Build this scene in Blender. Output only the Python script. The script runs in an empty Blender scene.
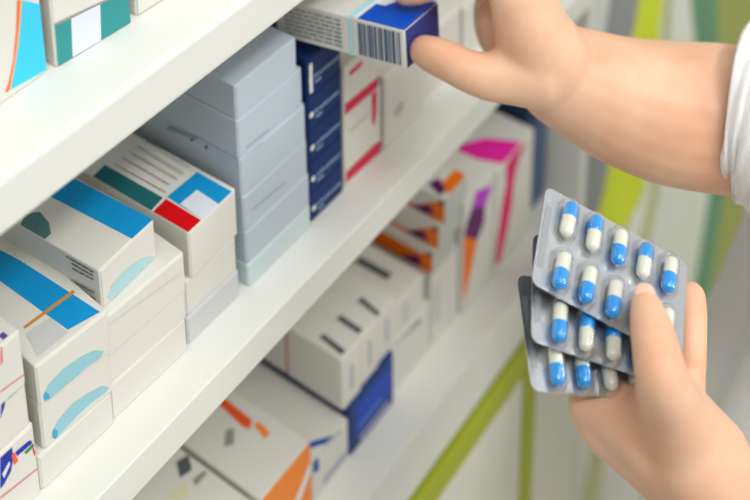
# Pharmacy shelf with stacked medicine boxes; a person takes a box and holds capsule blister packs.
import bpy, bmesh, math, random
from mathutils import Vector, Matrix
R = math.radians
sc = bpy.context.scene
col = sc.collection
CAM_LOC = [-0.4411, -0.41602, 0.65763]
CAM_ROT = [[0.576219, 0.254194, -0.776761], [-0.817296, 0.179215, -0.54764], [-0.0, 0.950404, 0.311019]]
BLISTER_W, BLISTER_H = 0.0898, 0.0534
BLISTERS = [[[0.05382, -0.16251, 0.15372], [0.43618, -0.74368, -0.50664], [-0.89958, -0.34645, -0.26594], [-0.02225, -0.57177, 0.82011]], [[0.03579, -0.16522, 0.13817], [0.57154, -0.68032, -0.4588], [-0.82027, -0.45852, -0.34193], [-0.02225, -0.57177, 0.82011]], [[0.019, -0.16545, 0.12438], [0.71755, -0.58033, -0.38513], [-0.69615, -0.57991, -0.42319], [-0.02225, -0.57177, 0.82011]]]
DRAPE = [('whitegrey', [(0.5326, -0.096), (0.5018, -0.3038), (0.5005, -0.4861), (0.4951, -0.7257)]), ('drape_grey', [(0.6099, -0.1404), (0.565, -0.3512), (0.5363, -0.5181), (0.5326, -0.7666)]), ('drape_yellow', [(0.7024, -0.1937), (0.6374, -0.4057), (0.5512, -0.5314), (0.5378, -0.7722)]), ('drape_white', [(0.755, -0.2239), (0.746, -0.4873), (0.5664, -0.5451), (0.5483, -0.7836)]), ('drape_olive', [(0.7641, -0.2292), (0.7652, -0.5018), (0.6624, -0.7737), (0.6266, -0.8688)]), ('drape_white2', [(0.7764, -0.2363), (0.7849, -0.5166), (0.6902, -0.8014), (0.663, -0.9084)]), ('drape_green', [(0.8583, -0.2834), (1.0005, -0.6787), (0.955, -0.9209), (0.8086, -1.0291)]), ('drape_olive2', [(0.9416, -0.3313), (1.0401, -0.7085), (1.008, -0.9693), (0.867, -1.0913)]), ('drape_white2', [(1.1271, -0.4381), (1.2288, -0.8504), (1.0716, -1.0574), (0.9426, -1.192)]), ('end', [(1.7463, -0.7945), (1.7902, -1.2725), (1.6354, -1.5805), (1.5236, -1.8171)])]
BODY = [[[0.03991, -0.22794, 0.12769, 0.00705], [0.03123, -0.23348, 0.12905, 0.00942], [0.02226, -0.24027, 0.12861, 0.01121], [0.01445, -0.24602, 0.12686, 0.01202], [0.00828, -0.25171, 0.12201, 0.01332], [0.01645, -0.25272, 0.09967, 0.01603], [0.02784, -0.25517, 0.06915, 0.02146]], [[0.02616, -0.24587, 0.07491, 0.02003], [0.02913, -0.25602, 0.06444, 0.02353], [0.03314, -0.26725, 0.04826, 0.02612], [0.03731, -0.28093, 0.02815, 0.02721], [0.05159, -0.30729, -0.02118, 0.03182], [0.09232, -0.3465, -0.1171, 0.03813]], [[0.01903, -0.22312, 0.07145, 0.01521], [0.02383, -0.23664, 0.06606, 0.02022], [0.02994, -0.25212, 0.05405, 0.02325], [0.0356, -0.26669, 0.04252, 0.02527]], [[0.01678, -0.21303, 0.07072, 0.01275], [0.02044, -0.22084, 0.05968, 0.01535], [0.02872, -0.24005, 0.04655, 0.01842], [0.03371, -0.26363, 0.03676, 0.02281]], [[0.03928, -0.24854, 0.07723, 0.01318], [0.03989, -0.2568, 0.06422, 0.01724], [0.0392, -0.26662, 0.05165, 0.02224]], [[0.04607, -0.24892, 0.06139, 0.0139], [0.06635, -0.24373, 0.05887, 0.0106], [0.0727, -0.24186, 0.07042, 0.00957], [0.0815, -0.23827, 0.07606, 0.00941], [0.09065, -0.2341, 0.07996, 0.00952], [0.09712, -0.23173, 0.08269, 0.0085]], [[0.04261, -0.23439, 0.05262, 0.01251], [0.04857, -0.22539, 0.06141, 0.00842], [0.05643, -0.21639, 0.07233, 0.00772], [0.06835, -0.208, 0.0785, 0.00731], [0.0759, -0.2036, 0.08178, 0.0063]], [[0.03551, -0.22346, 0.05411, 0.01199], [0.03527, -0.21532, 0.06802, 0.00808], [0.04111, -0.20664, 0.07871, 0.00736], [0.05054, -0.19988, 0.08368, 0.00693], [0.05743, -0.19627, 0.08638, 0.00592]], [[0.02798, -0.21371, 0.05889, 0.01039], [0.02581, -0.20654, 0.07386, 0.00699], [0.02905, -0.19916, 0.08359, 0.00625], [0.03533, -0.19394, 0.08741, 0.00578], [0.04072, -0.19101, 0.0896, 0.00503]], [[0.10176, -0.05119, 0.16079, 0.00975], [0.10043, -0.05939, 0.16233, 0.01119], [0.10014, -0.06968, 0.16277, 0.0117], [0.10142, -0.08168, 0.16091, 0.01222], [0.10806, -0.09304, 0.15751, 0.01431], [0.11808, -0.1037, 0.15733, 0.01853], [0.12885, -0.11332, 0.15764, 0.02401]], [[0.14105, -0.11346, 0.15571, 0.02675], [0.14909, -0.12124, 0.14536, 0.0306], [0.15948, -0.13549, 0.1356, 0.03442], [0.17179, -0.15372, 0.12559, 0.03886], [0.18646, -0.17747, 0.1188, 0.04259], [0.20956, -0.21069, 0.11379, 0.04451], [0.21848, -0.2478, 0.11897, 0.04366], [0.22694, -0.29825, 0.122, 0.03888]], [[0.15285, -0.0802, 0.16336, 0.02008], [0.14866, -0.09502, 0.15895, 0.02603], [0.14632, -0.11277, 0.15208, 0.02817]], [[0.13512, -0.10083, 0.19528, 0.02041], [0.13384, -0.10906, 0.1776, 0.02401], [0.13909, -0.11644, 0.15972, 0.02721]], [[0.13648, -0.09693, 0.20555, 0.0156], [0.13476, -0.07697, 0.20425, 0.01216], [0.12896, -0.06128, 0.20133, 0.01071], [0.12383, -0.04786, 0.19606, 0.00985], [0.11903, -0.03627, 0.1884, 0.00899], [0.11515, -0.02765, 0.18425, 0.00778]], [[0.15755, -0.07942, 0.19254, 0.01559], [0.16055, -0.05716, 0.191, 0.01207], [0.1539, -0.03955, 0.18933, 0.01023], [0.14666, -0.02525, 0.18034, 0.00965], [0.1408, -0.01524, 0.17368, 0.00775]], [[0.17506, -0.06714, 0.16143, 0.01748], [0.1839, -0.05001, 0.14939, 0.01127], [0.19335, -0.04179, 0.12315, 0.01018], [0.18781, -0.04858, 0.11342, 0.00877], [0.1822, -0.05817, 0.11468, 0.008]], [[0.18218, -0.06877, 0.1442, 0.01703], [0.19663, -0.05309, 0.12753, 0.01012], [0.20015, -0.04995, 0.10968, 0.00853], [0.193, -0.05813, 0.10957, 0.00742]]]
SLEEVE_R = [[0.21277, -0.21424, 0.12523, 0.05173], [0.21433, -0.22497, 0.1263, 0.05446], [0.21723, -0.24791, 0.12209, 0.05686], [0.22694, -0.29825, 0.122, 0.05774], [0.43, -0.235, 0.1, 0.07], [0.46, -0.25, 0.22, 0.078], [0.46, -0.3, 0.25, 0.08]]
NAIL = [[0.03767, -0.22828, 0.13431], [0.0026, -0.00443, 0.00079], [0.00422, 0.00271, 0.00137], [-0.00049, -1e-05, 0.00152]]
BOXES = [
  ('medicine_box', 'white medicine box with a cyan swoosh and orange-red edge on the top shelf', 'boxes on the top shelf', 'box', [-0.155, 0.0412, 0.2338], [0.0535, 0.09, 0.075], [[0.99985, -0.01745, 0.0], [0.01745, 0.99985, 0.0], [0.0, 0.0, 1.0]], 'white', [('front', [(0.04257, 0.04884), (0.0531, 0.04061), (0.0531, 0.02348), (0.0531, 0.00159), (0.04225, 0.00281), (0.02998, 0.00436), (0.03355, 0.0138), (0.03744, 0.02595), (0.04017, 0.03877)], 'cyan'), ('front', [(0.0397, 0.05051), (0.04257, 0.04884), (0.04045, 0.0386), (0.03744, 0.02595), (0.03355, 0.0138), (0.02998, 0.00436), (0.02695, 0.00461), (0.03006, 0.0102), (0.03362, 0.01961), (0.03724, 0.03477)], 'coral'), ('front', [(0.04113, 0.04967), (0.04257, 0.04884), (0.04045, 0.0386), (0.03744, 0.02595), (0.03355, 0.0138), (0.02998, 0.00436), (0.02889, 0.00449), (0.03228, 0.01345), (0.03629, 0.02667), (0.0393, 0.03929)], 'amber')]),
  ('medicine_box', 'white medicine box with a teal band framing a white square on the top shelf', 'boxes on the top shelf', 'box', [-0.0973, 0.0405, 0.2338], [0.0487, 0.09, 0.06], [[0.99756, 0.06976, 0.0], [-0.06976, 0.99756, 0.0], [0.0, 0.0, 1.0]], 'white', [('front', [(0.00124, 0.02529), (0.0004, 0.0004), (0.0483, 0.0004), (0.0483, 0.02098)], 'teal'), ('front', [(0.01119, 0.02356), (0.00992, 0.00095), (0.02812, 0.00045), (0.02944, 0.0222)], 'paleblue'), ('front', [(0.00104, 0.02629), (0.00118, 0.02473), (0.0483, 0.02038), (0.0483, 0.02157)], 'grey')]),
  ('medicine_box', 'plain white medicine box right of the teal-banded box on the top shelf', 'boxes on the top shelf', 'box', [-0.0437, 0.0385, 0.2338], [0.048, 0.09, 0.05], [[0.99863, 0.05234, 0.0], [-0.05234, 0.99863, 0.0], [0.0, 0.0, 1.0]], 'white', [('front', [(0.0005, 0.0005), (0.0475, 0.0005), (0.0475, 0.0013), (0.0005, 0.0013)], 'lgrey'), ('front', [(0.0005, 0.0005), (0.0015, 0.0005), (0.0015, 0.045), (0.0005, 0.045)], 'lgrey')]),
  ('medicine_box', 'bottom white box of the leftmost stack with blue bar, green dash and red triangle', 'boxes stacked at the left end of the middle shelf', 'box', [-0.1975, 0.0275, 0.0], [0.0539, 0.09, 0.0486], [[1.0, -0.0, 0.0], [0.0, 1.0, 0.0], [0.0, 0.0, 1.0]], 'white', [('front', [(0.03244, 0.0464), (0.03992, 0.04622), (0.0397, 0.03886), (0.03763, 0.03199), (0.03276, 0.0281), (0.03017, 0.0274)], 'royal'), ('front', [(0.03238, 0.03545), (0.03723, 0.03935), (0.03757, 0.03691), (0.0332, 0.03181)], 'paleblue'), ('front', [(0.04126, 0.04139), (0.04951, 0.04058), (0.05132, 0.03942), (0.0517, 0.03694), (0.04211, 0.03774)], 'royal'), ('front', [(0.04641, 0.03608), (0.05228, 0.03635), (0.05266, 0.03386), (0.04742, 0.03364)], 'green'), ('front', [(0.05111, 0.03754), (0.0535, 0.02893), (0.05195, 0.02754)], 'red'), ('front', [(0.02958, 0.02245), (0.0535, 0.0181), (0.0535, 0.01714), (0.02944, 0.02122)], 'rose'), ('front', [(0.03878, 0.04188), (0.04069, 0.04198), (0.04239, 0.03466), (0.03976, 0.03393)], 'coral')]),
  ('medicine_box', 'middle white box of the leftmost stack with a thin pink line and blue curve', 'boxes stacked at the left end of the middle shelf', 'box', [-0.1985, 0.0287, 0.0486], [0.054, 0.09, 0.0286], [[1.0, -0.0, 0.0], [0.0, 1.0, 0.0], [0.0, 0.0, 1.0]], 'white', [('front', [(0.03885, 0.0282), (0.04113, 0.0282), (0.04126, 0.0282), (0.03999, 0.02419), (0.037, 0.01977)], 'royal'), ('front', [(0.03465, 0.0004), (0.05359, 0.0004), (0.05349, 0.0004), (0.03451, 0.0004)], 'rose')]),
  ('medicine_box', 'top white box of the leftmost stack with orange and teal stripes on its lid', 'boxes stacked at the left end of the middle shelf', 'box', [-0.1985, 0.0275, 0.0772], [0.0537, 0.09, 0.0351], [[1.0, -0.0, 0.0], [0.0, 1.0, 0.0], [0.0, 0.0, 1.0]], 'white', [('front', [(0.03823, 0.00944), (0.0533, 0.00699), (0.0533, 0.00608), (0.03809, 0.00826)], 'rose'), ('front', [(0.04152, 0.0347), (0.04247, 0.0347), (0.04191, 0.02499), (0.03999, 0.02418)], 'rose'), ('front', [(0.04216, 0.001), (0.0533, 0.0004), (0.0533, 0.0004), (0.04202, 0.0004)], 'violet'), ('top', [(0.034, 0.0015), (0.0375, 0.0015), (0.0375, 0.06), (0.034, 0.06)], 'orange'), ('top', [(0.028, 0.0015), (0.034, 0.0015), (0.034, 0.06), (0.028, 0.06)], 'teal'), ('top', [(0.045, 0.002), (0.048, 0.002), (0.048, 0.006), (0.045, 0.006)], 'violet')]),
  ('medicine_box', 'plain white bottom box under the two boxes with pale blue ovals', 'boxes stacked with pale blue ovals', 'box', [-0.1432, 0.0275, 0.0], [0.0497, 0.095, 0.0235], [[0.99939, 0.0349, 0.0], [-0.0349, 0.99939, 0.0], [0.0, 0.0, 1.0]], 'white', []),
  ('medicine_box', 'white box with a pale blue oval, second from the top of the oval stack', 'boxes stacked with pale blue ovals', 'box', [-0.1386, 0.0285, 0.0235], [0.0462, 0.095, 0.0312], [[0.99756, 0.06976, 0.0], [-0.06976, 0.99756, 0.0], [0.0, 0.0, 1.0]], 'white', [('front', [(0.00592, 0.00748), (0.01022, 0.01192), (0.01957, 0.01455), (0.03001, 0.0128), (0.0392, 0.00948), (0.0436, 0.00476), (0.04138, 0.00314), (0.03194, 0.00454), (0.0225, 0.00394), (0.01311, 0.00204), (0.00721, 0.00125), (0.00559, 0.00424)], 'oval'), ('front', [(0.00592, 0.00748), (0.00735, 0.00896), (0.0095, 0.00477), (0.00852, 0.00143), (0.00721, 0.00125), (0.00559, 0.00424)], 'sky')]),
  ('medicine_box', 'white box with wide blue stripe and orange line on its lid, oval on its front', 'boxes stacked with pale blue ovals', 'box', [-0.1388, 0.0275, 0.0547], [0.0462, 0.095, 0.027], [[0.99619, 0.08716, 0.0], [-0.08716, 0.99619, 0.0], [0.0, 0.0, 1.0]], 'white', [('front', [(0.00261, 0.0055), (0.00615, 0.00989), (0.01513, 0.01228), (0.02653, 0.01137), (0.03603, 0.0081), (0.04153, 0.00267), (0.03863, 0.0004), (0.02887, 0.00164), (0.02036, 0.00071), (0.01271, 0.00055), (0.00626, 0.0004), (0.00285, 0.00183)], 'oval'), ('front', [(0.00261, 0.0055), (0.00406, 0.00763), (0.00614, 0.00369), (0.00626, 0.0004), (0.00285, 0.00183)], 'sky'), ('top', [(0.043, 0.00258), (0.02487, 0.00624), (0.01986, 0.06204), (0.01913, 0.07472), (0.03237, 0.08116), (0.03554, 0.06514)], 'blue'), ('top', [(0.04239, 0.02587), (0.04188, 0.02335), (0.01045, 0.02429), (0.01049, 0.02619)], 'ochre'), ('top', [(0.00896, 0.02119), (0.02322, 0.02001), (0.02374, 0.00467), (0.00478, 0.00434)], 'lgrey')]),
  ('medicine_box', 'plain white box at the bottom of the three-box stack beside the oval boxes', 'plain white boxes stacked in the middle of the shelf', 'box', [-0.093, 0.0275, 0.0], [0.058, 0.095, 0.025], [[0.99939, 0.0349, 0.0], [-0.0349, 0.99939, 0.0], [0.0, 0.0, 1.0]], 'white', []),
  ('medicine_box', 'plain white box in the middle of the three-box stack beside the oval boxes', 'plain white boxes stacked in the middle of the shelf', 'box', [-0.0925, 0.0287, 0.025], [0.0585, 0.095, 0.0205], [[0.99844, 0.05582, 0.0], [-0.05582, 0.99844, 0.0], [0.0, 0.0, 1.0]], 'white', []),
  ('medicine_box', 'plain white box third up in its stack, carrying the box with broad blue lid stripe', 'plain white boxes stacked in the middle of the shelf', 'box', [-0.0925, 0.0275, 0.0455], [0.0588, 0.075, 0.0275], [[0.99881, 0.04885, 0.0], [-0.04885, 0.99881, 0.0], [0.0, 0.0, 1.0]], 'white', [('front', [(0.00069, 0.02128), (0.00308, 0.02105), (0.00312, 0.02145), (0.00073, 0.02168)], 'lgrey'), ('front', [(0.00328, 0.02103), (0.00494, 0.02087), (0.00498, 0.02127), (0.00332, 0.02143)], 'lgrey'), ('front', [(0.00514, 0.02085), (0.00647, 0.02072), (0.00651, 0.02112), (0.00518, 0.02125)], 'lgrey'), ('front', [(0.00667, 0.0207), (0.00929, 0.02044), (0.00933, 0.02084), (0.00671, 0.0211)], 'lgrey'), ('front', [(0.00949, 0.02042), (0.01056, 0.02032), (0.0106, 0.02072), (0.00953, 0.02082)], 'lgrey'), ('front', [(0.01076, 0.0203), (0.01255, 0.02012), (0.01259, 0.02052), (0.0108, 0.0207)], 'lgrey'), ('front', [(0.01275, 0.0201), (0.01463, 0.01992), (0.01467, 0.02032), (0.01279, 0.0205)], 'lgrey'), ('front', [(0.01483, 0.0199), (0.01613, 0.01977), (0.01617, 0.02017), (0.01486, 0.0203)], 'lgrey'), ('front', [(0.01633, 0.01975), (0.01725, 0.01966), (0.01729, 0.02006), (0.01637, 0.02015)], 'lgrey'), ('front', [(0.01745, 0.01964), (0.01878, 0.01951), (0.01882, 0.01991), (0.01749, 0.02004)], 'lgrey'), ('front', [(0.01898, 0.01949), (0.02126, 0.01927), (0.0213, 0.01967), (0.01902, 0.01989)], 'lgrey'), ('front', [(0.02146, 0.01925), (0.02244, 0.01916), (0.02247, 0.01955), (0.02149, 0.01965)], 'lgrey'), ('front', [(0.02263, 0.01914), (0.02392, 0.01901), (0.02395, 0.01941), (0.02267, 0.01953)], 'lgrey'), ('front', [(0.02411, 0.01899), (0.02515, 0.01889), (0.02518, 0.01929), (0.02415, 0.01939)], 'lgrey'), ('front', [(0.02534, 0.01887), (0.027, 0.01871), (0.02704, 0.01911), (0.02538, 0.01927)], 'lgrey'), ('front', [(0.0272, 0.01869), (0.0288, 0.01853), (0.02884, 0.01893), (0.02724, 0.01909)], 'lgrey'), ('front', [(0.029, 0.01851), (0.03079, 0.01834), (0.03083, 0.01874), (0.02904, 0.01891)], 'lgrey'), ('front', [(0.03099, 0.01832), (0.03197, 0.01822), (0.03201, 0.01862), (0.03103, 0.01872)], 'lgrey'), ('front', [(0.03217, 0.0182), (0.03363, 0.01806), (0.03367, 0.01846), (0.03221, 0.0186)], 'lgrey'), ('front', [(0.03383, 0.01804), (0.03524, 0.0179), (0.03528, 0.0183), (0.03387, 0.01844)], 'lgrey'), ('front', [(0.03544, 0.01788), (0.03654, 0.01778), (0.03658, 0.01818), (0.03548, 0.01828)], 'lgrey'), ('front', [(0.03674, 0.01776), (0.03754, 0.01768), (0.03758, 0.01808), (0.03677, 0.01816)], 'lgrey'), ('front', [(0.03774, 0.01766), (0.03926, 0.01751), (0.03929, 0.01791), (0.03778, 0.01806)], 'lgrey'), ('front', [(0.03945, 0.01749), (0.04153, 0.01729), (0.04157, 0.01769), (0.03949, 0.01789)], 'lgrey'), ('front', [(0.04173, 0.01727), (0.04282, 0.01716), (0.04286, 0.01756), (0.04177, 0.01767)], 'lgrey'), ('front', [(0.04302, 0.01714), (0.04563, 0.01689), (0.04567, 0.01729), (0.04306, 0.01754)], 'lgrey'), ('front', [(0.04583, 0.01687), (0.04715, 0.01674), (0.04719, 0.01714), (0.04587, 0.01727)], 'lgrey'), ('front', [(0.04735, 0.01672), (0.04868, 0.01659), (0.04872, 0.01699), (0.04739, 0.01712)], 'lgrey'), ('front', [(0.04888, 0.01657), (0.05101, 0.01636), (0.05104, 0.01676), (0.04892, 0.01697)], 'lgrey'), ('front', [(0.0512, 0.01634), (0.05398, 0.01607), (0.05402, 0.01647), (0.05124, 0.01674)], 'lgrey'), ('front', [(0.05418, 0.01605), (0.05477, 0.01599), (0.05481, 0.01639), (0.05422, 0.01645)], 'lgrey')]),
  ('medicine_box', 'white box with broad blue lid stripe, set back on the plain white stack', None, 'box', [-0.08839, 0.03293, 0.0733], [0.04373, 0.09, 0.0262], [[0.99821, -0.05984, 0.0], [0.05984, 0.99821, 0.0], [0.0, 0.0, 1.0]], 'white', [('front', [(0.00349, 0.00392), (0.00797, 0.00981), (0.01838, 0.01131), (0.03031, 0.0089), (0.03976, 0.00301), (0.04194, 0.0004), (0.03598, 0.0004), (0.02372, 0.0004), (0.01338, 0.00076), (0.00706, 0.00071)], 'oval2'), ('front', [(0.00827, 0.00104), (0.01018, 0.00041), (0.01111, 0.0004), (0.0092, 0.0004)], 'black'), ('top', [(0.04331, 0.0004), (0.02632, 0.00085), (0.02484, 0.05982), (0.02438, 0.08003), (0.04262, 0.07837), (0.0425, 0.05991)], 'blue'), ('top', [(0.01315, 0.05974), (0.01001, 0.04914), (0.00485, 0.04213), (0.0004, 0.04223), (0.0004, 0.0619), (0.00754, 0.06593)], 'slateteal'), ('left', [(0.02572, 0.02376), (0.02306, 0.02378), (0.02305, 0.02288), (0.02571, 0.02286)], 'ink'), ('left', [(0.02261, 0.02379), (0.01789, 0.02383), (0.01788, 0.02293), (0.0226, 0.02289)], 'ink'), ('left', [(0.01744, 0.02383), (0.0138, 0.02386), (0.01379, 0.02296), (0.01743, 0.02293)], 'ink'), ('left', [(0.01335, 0.02387), (0.00809, 0.02392), (0.00808, 0.02302), (0.01334, 0.02297)], 'ink'), ('left', [(0.00764, 0.02392), (0.00447, 0.02395), (0.00446, 0.02305), (0.00763, 0.02302)], 'ink'), ('left', [(0.02139, 0.02114), (0.01658, 0.02121), (0.01656, 0.02031), (0.02138, 0.02024)], 'ink'), ('left', [(0.01613, 0.02122), (0.0141, 0.02124), (0.01409, 0.02034), (0.01611, 0.02032)], 'ink'), ('left', [(0.01365, 0.02125), (0.00822, 0.02133), (0.00821, 0.02043), (0.01364, 0.02035)], 'ink'), ('left', [(0.00777, 0.02133), (0.00534, 0.02137), (0.00533, 0.02047), (0.00776, 0.02043)], 'ink'), ('left', [(0.00489, 0.02137), (0.00466, 0.02138), (0.00464, 0.02048), (0.00488, 0.02047)], 'ink'), ('left', [(0.02101, 0.01785), (0.01687, 0.01809), (0.01682, 0.01719), (0.02095, 0.01695)], 'ink'), ('left', [(0.01642, 0.01812), (0.0118, 0.01839), (0.01175, 0.01749), (0.01637, 0.01722)], 'ink'), ('left', [(0.01135, 0.01842), (0.00818, 0.0186), (0.00812, 0.01771), (0.0113, 0.01752)], 'ink'), ('left', [(0.00773, 0.01863), (0.00494, 0.01879), (0.00489, 0.0179), (0.00767, 0.01773)], 'ink'), ('left', [(0.04422, 0.00687), (0.03944, 0.00725), (0.03937, 0.00636), (0.04415, 0.00598)], 'ink'), ('left', [(0.03899, 0.00729), (0.03457, 0.00764), (0.03449, 0.00674), (0.03892, 0.00639)], 'ink'), ('left', [(0.03412, 0.00767), (0.03043, 0.00797), (0.03035, 0.00707), (0.03405, 0.00678)], 'ink'), ('left', [(0.02998, 0.008), (0.02666, 0.00826), (0.02659, 0.00737), (0.02991, 0.0071)], 'ink'), ('left', [(0.02622, 0.0083), (0.02417, 0.00846), (0.0241, 0.00756), (0.02615, 0.0074)], 'ink'), ('left', [(0.02372, 0.0085), (0.02122, 0.0087), (0.02115, 0.0078), (0.02365, 0.0076)], 'ink'), ('left', [(0.02077, 0.00873), (0.01605, 0.0091), (0.01598, 0.00821), (0.0207, 0.00783)], 'ink'), ('left', [(0.0156, 0.00914), (0.0108, 0.00952), (0.01073, 0.00862), (0.01553, 0.00824)], 'ink'), ('left', [(0.01035, 0.00956), (0.00499, 0.00998), (0.00492, 0.00908), (0.01028, 0.00866)], 'ink'), ('left', [(0.00454, 0.01002), (0.00434, 0.01003), (0.00427, 0.00913), (0.00447, 0.00912)], 'ink'), ('left', [(0.03645, 0.00529), (0.03167, 0.0054), (0.03165, 0.0045), (0.03643, 0.00439)], 'ink'), ('left', [(0.03122, 0.00541), (0.02912, 0.00545), (0.0291, 0.00455), (0.0312, 0.00451)], 'ink'), ('left', [(0.02867, 0.00546), (0.02415, 0.00556), (0.02413, 0.00466), (0.02865, 0.00456)], 'ink'), ('left', [(0.0237, 0.00557), (0.01954, 0.00566), (0.01952, 0.00476), (0.02368, 0.00467)], 'ink'), ('left', [(0.01909, 0.00567), (0.01433, 0.00578), (0.01431, 0.00488), (0.01907, 0.00477)], 'ink'), ('left', [(0.01388, 0.00579), (0.01089, 0.00585), (0.01087, 0.00495), (0.01386, 0.00489)], 'ink'), ('left', [(0.01044, 0.00586), (0.00582, 0.00596), (0.0058, 0.00506), (0.01042, 0.00496)], 'ink'), ('left', [(0.00537, 0.00597), (0.00397, 0.006), (0.00395, 0.0051), (0.00535, 0.00507)], 'ink'), ('left', [(0.02498, 0.00295), (0.02023, 0.00322), (0.02018, 0.00233), (0.02493, 0.00205)], 'ink'), ('left', [(0.01978, 0.00325), (0.01506, 0.00353), (0.015, 0.00263), (0.01973, 0.00235)], 'ink'), ('left', [(0.01461, 0.00355), (0.00935, 0.00386), (0.0093, 0.00296), (0.01455, 0.00265)], 'ink'), ('left', [(0.0089, 0.00388), (0.00341, 0.0042), (0.00336, 0.00331), (0.00885, 0.00299)], 'ink'), ('left', [(0.05629, 0.00613), (0.05447, 0.0059), (0.05457, 0.00511), (0.05639, 0.00534)], 'ochre'), ('left', [(0.05407, 0.00585), (0.05113, 0.00547), (0.05123, 0.00468), (0.05417, 0.00505)], 'ochre'), ('left', [(0.05073, 0.00542), (0.04693, 0.00494), (0.04703, 0.00414), (0.05084, 0.00463)], 'ochre'), ('left', [(0.04653, 0.00488), (0.04113, 0.0042), (0.04123, 0.0034), (0.04663, 0.00409)], 'ochre'), ('left', [(0.04073, 0.00414), (0.03645, 0.0036), (0.03655, 0.0028), (0.04084, 0.00335)], 'ochre'), ('left', [(0.03605, 0.00355), (0.03405, 0.00329), (0.03416, 0.0025), (0.03615, 0.00275)], 'ochre'), ('left', [(0.03366, 0.00324), (0.03041, 0.00283), (0.03051, 0.00203), (0.03376, 0.00245)], 'ochre'), ('left', [(0.03001, 0.00278), (0.02703, 0.00239), (0.02713, 0.0016), (0.03012, 0.00198)], 'ochre'), ('left', [(0.02663, 0.00234), (0.02499, 0.00213), (0.02509, 0.00134), (0.02673, 0.00155)], 'ochre')]),
  ('medicine_box', 'silver-grey box at the bottom of the stack under the red and blue lid', 'boxes stacked under the red and blue lid', 'box', [-0.0325, 0.0275, 0.0], [0.0455, 0.1, 0.0198], [[0.99995, 0.01047, 0.0], [-0.01047, 0.99995, 0.0], [0.0, 0.0, 1.0]], 'silver', []),
  ('medicine_box', 'plain white box between the silver-grey box and the red and blue lidded box', 'boxes stacked under the red and blue lid', 'box', [-0.031, 0.0291, 0.0198], [0.044, 0.1, 0.0258], [[0.99985, 0.01745, 0.0], [-0.01745, 0.99985, 0.0], [0.0, 0.0, 1.0]], 'white', [('front', [(0.00781, -0.00061), (0.01076, -0.00064), (0.01076, 0.00016), (0.00782, 0.00019)], 'grey'), ('front', [(0.01116, -0.00065), (0.01625, -0.00071), (0.01626, 9e-05), (0.01116, 0.00015)], 'grey'), ('front', [(0.01665, -0.00071), (0.02056, -0.00075), (0.02057, 5e-05), (0.01666, 9e-05)], 'grey'), ('front', [(0.02096, -0.00076), (0.02528, -0.00081), (0.02529, -1e-05), (0.02097, 4e-05)], 'grey'), ('front', [(0.02568, -0.00081), (0.03098, -0.00087), (0.03099, -7e-05), (0.02569, -1e-05)], 'grey'), ('front', [(0.03138, -0.00088), (0.03201, -0.00088), (0.03202, -8e-05), (0.03139, -8e-05)], 'grey')]),
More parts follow.
